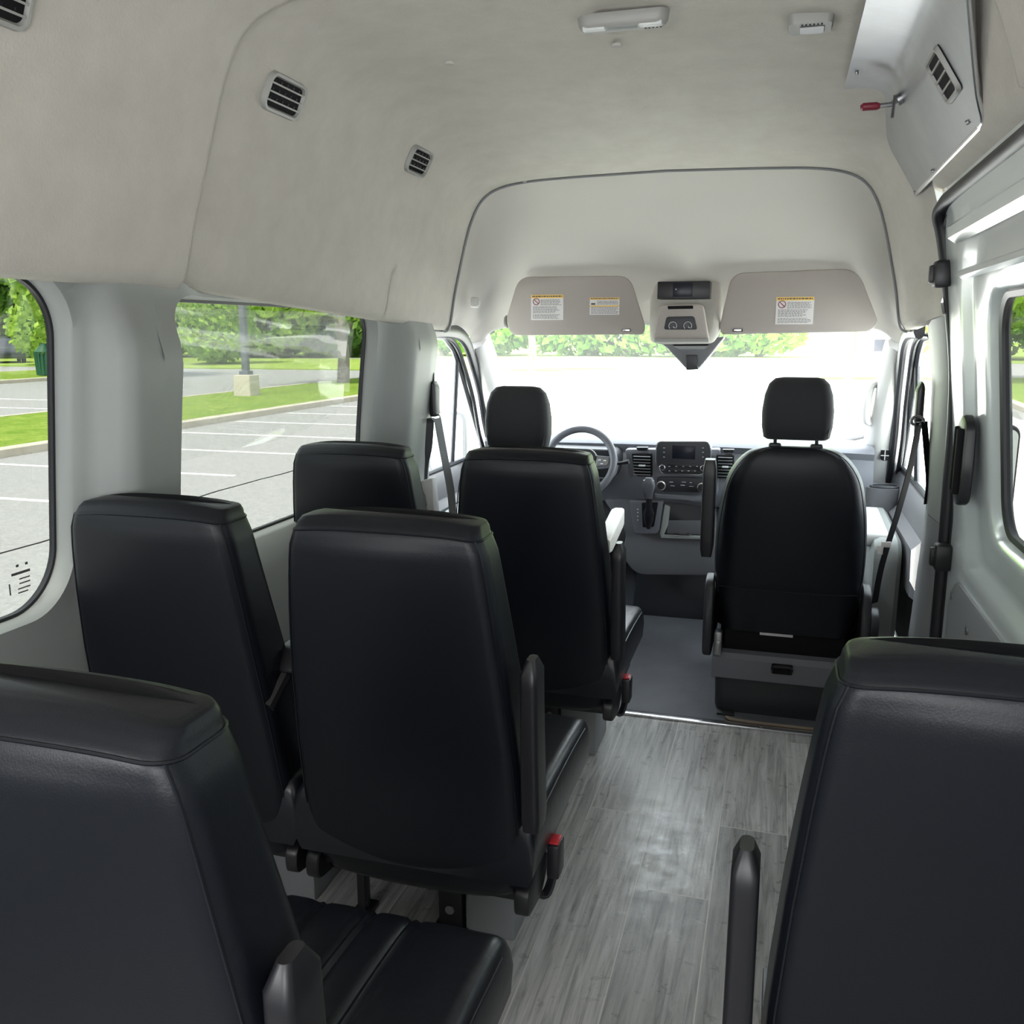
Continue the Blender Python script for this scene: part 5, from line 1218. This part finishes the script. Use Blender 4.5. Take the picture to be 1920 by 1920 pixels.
# buildings
def building(loc, sx, sy, h, lab, rz, door=True, m='white_wall'):
    t = thing('building', lab, 'building', loc, None, rz)
    bm = B(); box(bm, -sx/2, sx/2, -sy/2, sy/2, 0, h, 0.02); obj('wall', bm, m, t)
    bm = B(); loft(bm, [[(x, -sy/2-0.3, h-0.05), (x, 0, h+sy*0.35), (x, sy/2+0.3, h-0.05)] for x in (-sx/2-0.3, sx/2+0.3)]); obj('roof', bm, 'roof', t)
    bm = B(); box(bm, -0.2*sx, 0.05*sx, -sy/2-0.04, -sy/2+0.02, 0, h*0.8, 0.01); obj('door', bm, 'blue_wall' if door else 'roof', t)
    bm = B(); box(bm, 0.2*sx, 0.38*sx, -sy/2-0.03, -sy/2+0.02, h*0.4, h*0.75, 0.01); obj('window', bm, 'screen', t)
    return t
building((-43.5, 73.0, ZG), 3.0, 2, 1.5, 'small white shed beyond the lamp post', math.radians(27), False)
building((4.6, 62, ZG), 4.2, 4, 2.1, 'small white building with a blue door behind the right windshield tree', math.radians(-4))

# wheel arch hump and short tunnel under the console
bm = B(); prism(bm, roundpoly([(-0.62, 0.0), (-0.60, 0.30, .03), (-0.45, 0.34), (-0.30, 0.34), (-0.02, 0.30), (0.0, 0.0)], 0.04), lambda a, b, d: (a, d, b), 4.10, 4.5, 0.03)
tag(obj('engine_tunnel', bm, 'dash_dark'), 'dark moulded tunnel on the cab floor under the gear console', 'tunnel')
# ---- trees
def crown(name, seed, lobes, n, size, m):
    rnd = random.Random(seed); vs = []; fs = []
    L = [(Vector(c), Vector(r)) for c, r in lobes]; wts = [r.x*r.y*r.z for c, r in L]
    for i in range(n):
        c, r = rnd.choices(L, wts)[0]
        while True:
            d = Vector((rnd.uniform(-1, 1), rnd.uniform(-1, 1), rnd.uniform(-1, 1)))
            if 0.35 < d.length < 1: break
        d = d.normalized()*(d.length**0.4); p = c+Vector((d.x*r.x, d.y*r.y, d.z*r.z))
        a = Vector((rnd.gauss(0, 1), rnd.gauss(0, 1), rnd.gauss(0, 1))).normalized(); b = a.orthogonal().normalized(); q = a.cross(b)
        s = size*rnd.uniform(0.5, 1.3); k = len(vs)
        vs += [p+b*s, p+q*s*0.6, p-b*s, p-q*s*0.6]; fs.append((k, k+1, k+2, k+3))
    me = bpy.data.meshes.new(name); me.from_pydata(vs, [], fs); me.materials.append(M[m]); return me
def trunk_mesh(seed, h, r):
    rnd = random.Random(seed); bm = B()
    pts = [Vector((0, 0, -0.1)), Vector((0.05, 0, h*0.25)), Vector((rnd.uniform(-.1, .1), 0, h*0.6)), Vector((rnd.uniform(-.2, .2), 0, h))]
    tube(bm, crom(pts, 4), [lerp(r*1.25, r*0.7, k/12) for k in range(13)], 9)
    for k in range(5):
        a = rnd.uniform(0, 6.28); z = h*rnd.uniform(0.55, 0.95); tube(bm, [(0, 0, z), (math.cos(a)*0.7, math.sin(a)*0.7, z+0.7), (math.cos(a)*1.5, math.sin(a)*1.5, z+1.9)], [r*0.5, r*0.35, r*0.15], 6)
    me = bpy.data.meshes.new('trunk'); bmesh.ops.recalc_face_normals(bm, faces=bm.faces); bm.to_mesh(me); bm.free(); me.materials.append(M['bark']); return me
kinds = []
kinds.append((crown('crown', 1, [((0, 0, 6.0), (3.4, 3.4, 3.0)), ((1.5, 0.6, 3.6), (2.2, 2.2, 1.5)), ((-1.6, -0.4, 3.9), (2.1, 2.2, 1.6)), ((0, 0, 8.2), (2.2, 2.2, 1.8))], 4200, 0.24, 'leaf'), trunk_mesh(1, 4.5, 0.19)))
kinds.append((crown('crown', 2, [((0, 0, 6.5), (4.5, 4.5, 4.5)), ((2.5, 0, 3.2), (3.0, 3.0, 2.8)), ((-2.6, 0.5, 3.0), (3.0, 3.0, 2.8)), ((0, 0, 1.8), (3.8, 3, 1.8))], 5200, 0.34, 'leaf_dark'), trunk_mesh(2, 5, 0.25)))
kinds.append((crown('crown', 3, [((0, 0, 7), (4.2, 4.2, 4.5)), ((2.2, 0, 3.6), (3.2, 3.0, 2.5)), ((-2.2, 0.5, 3.0), (3.2, 3.0, 2.6)), ((0.5, 0, 1.8), (3.4, 3, 1.6))], 5200, 0.32, 'leaf'), trunk_mesh(3, 5, 0.25)))
def tree(x, y, k, s, lab, grp=None, rz=0, z=0.0):
    t = thing('tree', lab, 'tree', (x, y, ZG+z), grp, rz); t.scale = (s, s, s)
    for me, nm in zip(kinds[k], ('foliage', 'trunk')):
        o = bpy.data.objects.new(nm, me); C.objects.link(o); o.parent = t
tree(-15.9, 31.4, 0, 1.05, 'slim tree at the far end of the long grass island with the lamp post', rz=0.5, z=0.12)
tree(-29.6, 33.2, 0, 1.0, 'light green tree right beside the green waste bin', rz=2, z=0.12)
tree(-11.9, 43.9, 0, 0.95, 'single tree on the small island at the left of the windshield', rz=1, z=0.12)
tree(2.6, 39.3, 0, 0.95, 'single tree in front of the white building at the right of the windshield', rz=3, z=0.12)
tree(8.2, 39.8, 0, 1.15, 'tree with thick trunk seen through the sliding door window', rz=4, z=0.12)
rnd = random.Random(11)
GT = 'trees of the far tree line'
def rowtrees(p0, p1, n, lab, grp):
    for i in range(n):
        t_ = (i+0.5)/n; tree(lerp(p0[0], p1[0], t_)+rnd.uniform(-1, 1), lerp(p0[1], p1[1], t_)+rnd.uniform(-1.5, 1.5), rnd.choice((1, 2, 2) if 'side windows' in lab else (1, 1, 2)), rnd.uniform(1.0, 1.35), lab, grp, rnd.uniform(0, 6))
rowtrees((-74, 52), (-34, 69), 11, 'bushy tree of the dense tree line behind the left side windows', 'tree line on the left')
rowtrees((-30, 74), (-22, 76), 2, 'bushy tree of the dense tree line behind the left side windows', 'tree line on the left')
rowtrees((-17.5, 78), (1, 76), 5, 'bushy tree of the hedge like tree line ahead of the van', 'tree line ahead')
rowtrees((12, 76), (36, 70), 5, 'bushy tree beyond the lawn on the right', 'tree line on the right')
rowtrees((-90, 70), (-30, 92), 9, 'tall tree of the second row far behind the left side windows', 'second tree row on the left')
tree(-41, 46.5, 2, 0.75, 'leafy tree hanging over the parked cars at far left', rz=1)
tree(-33.8, 50.0, 2, 0.6, 'rounded leafy tree in front of the shed', rz=2)
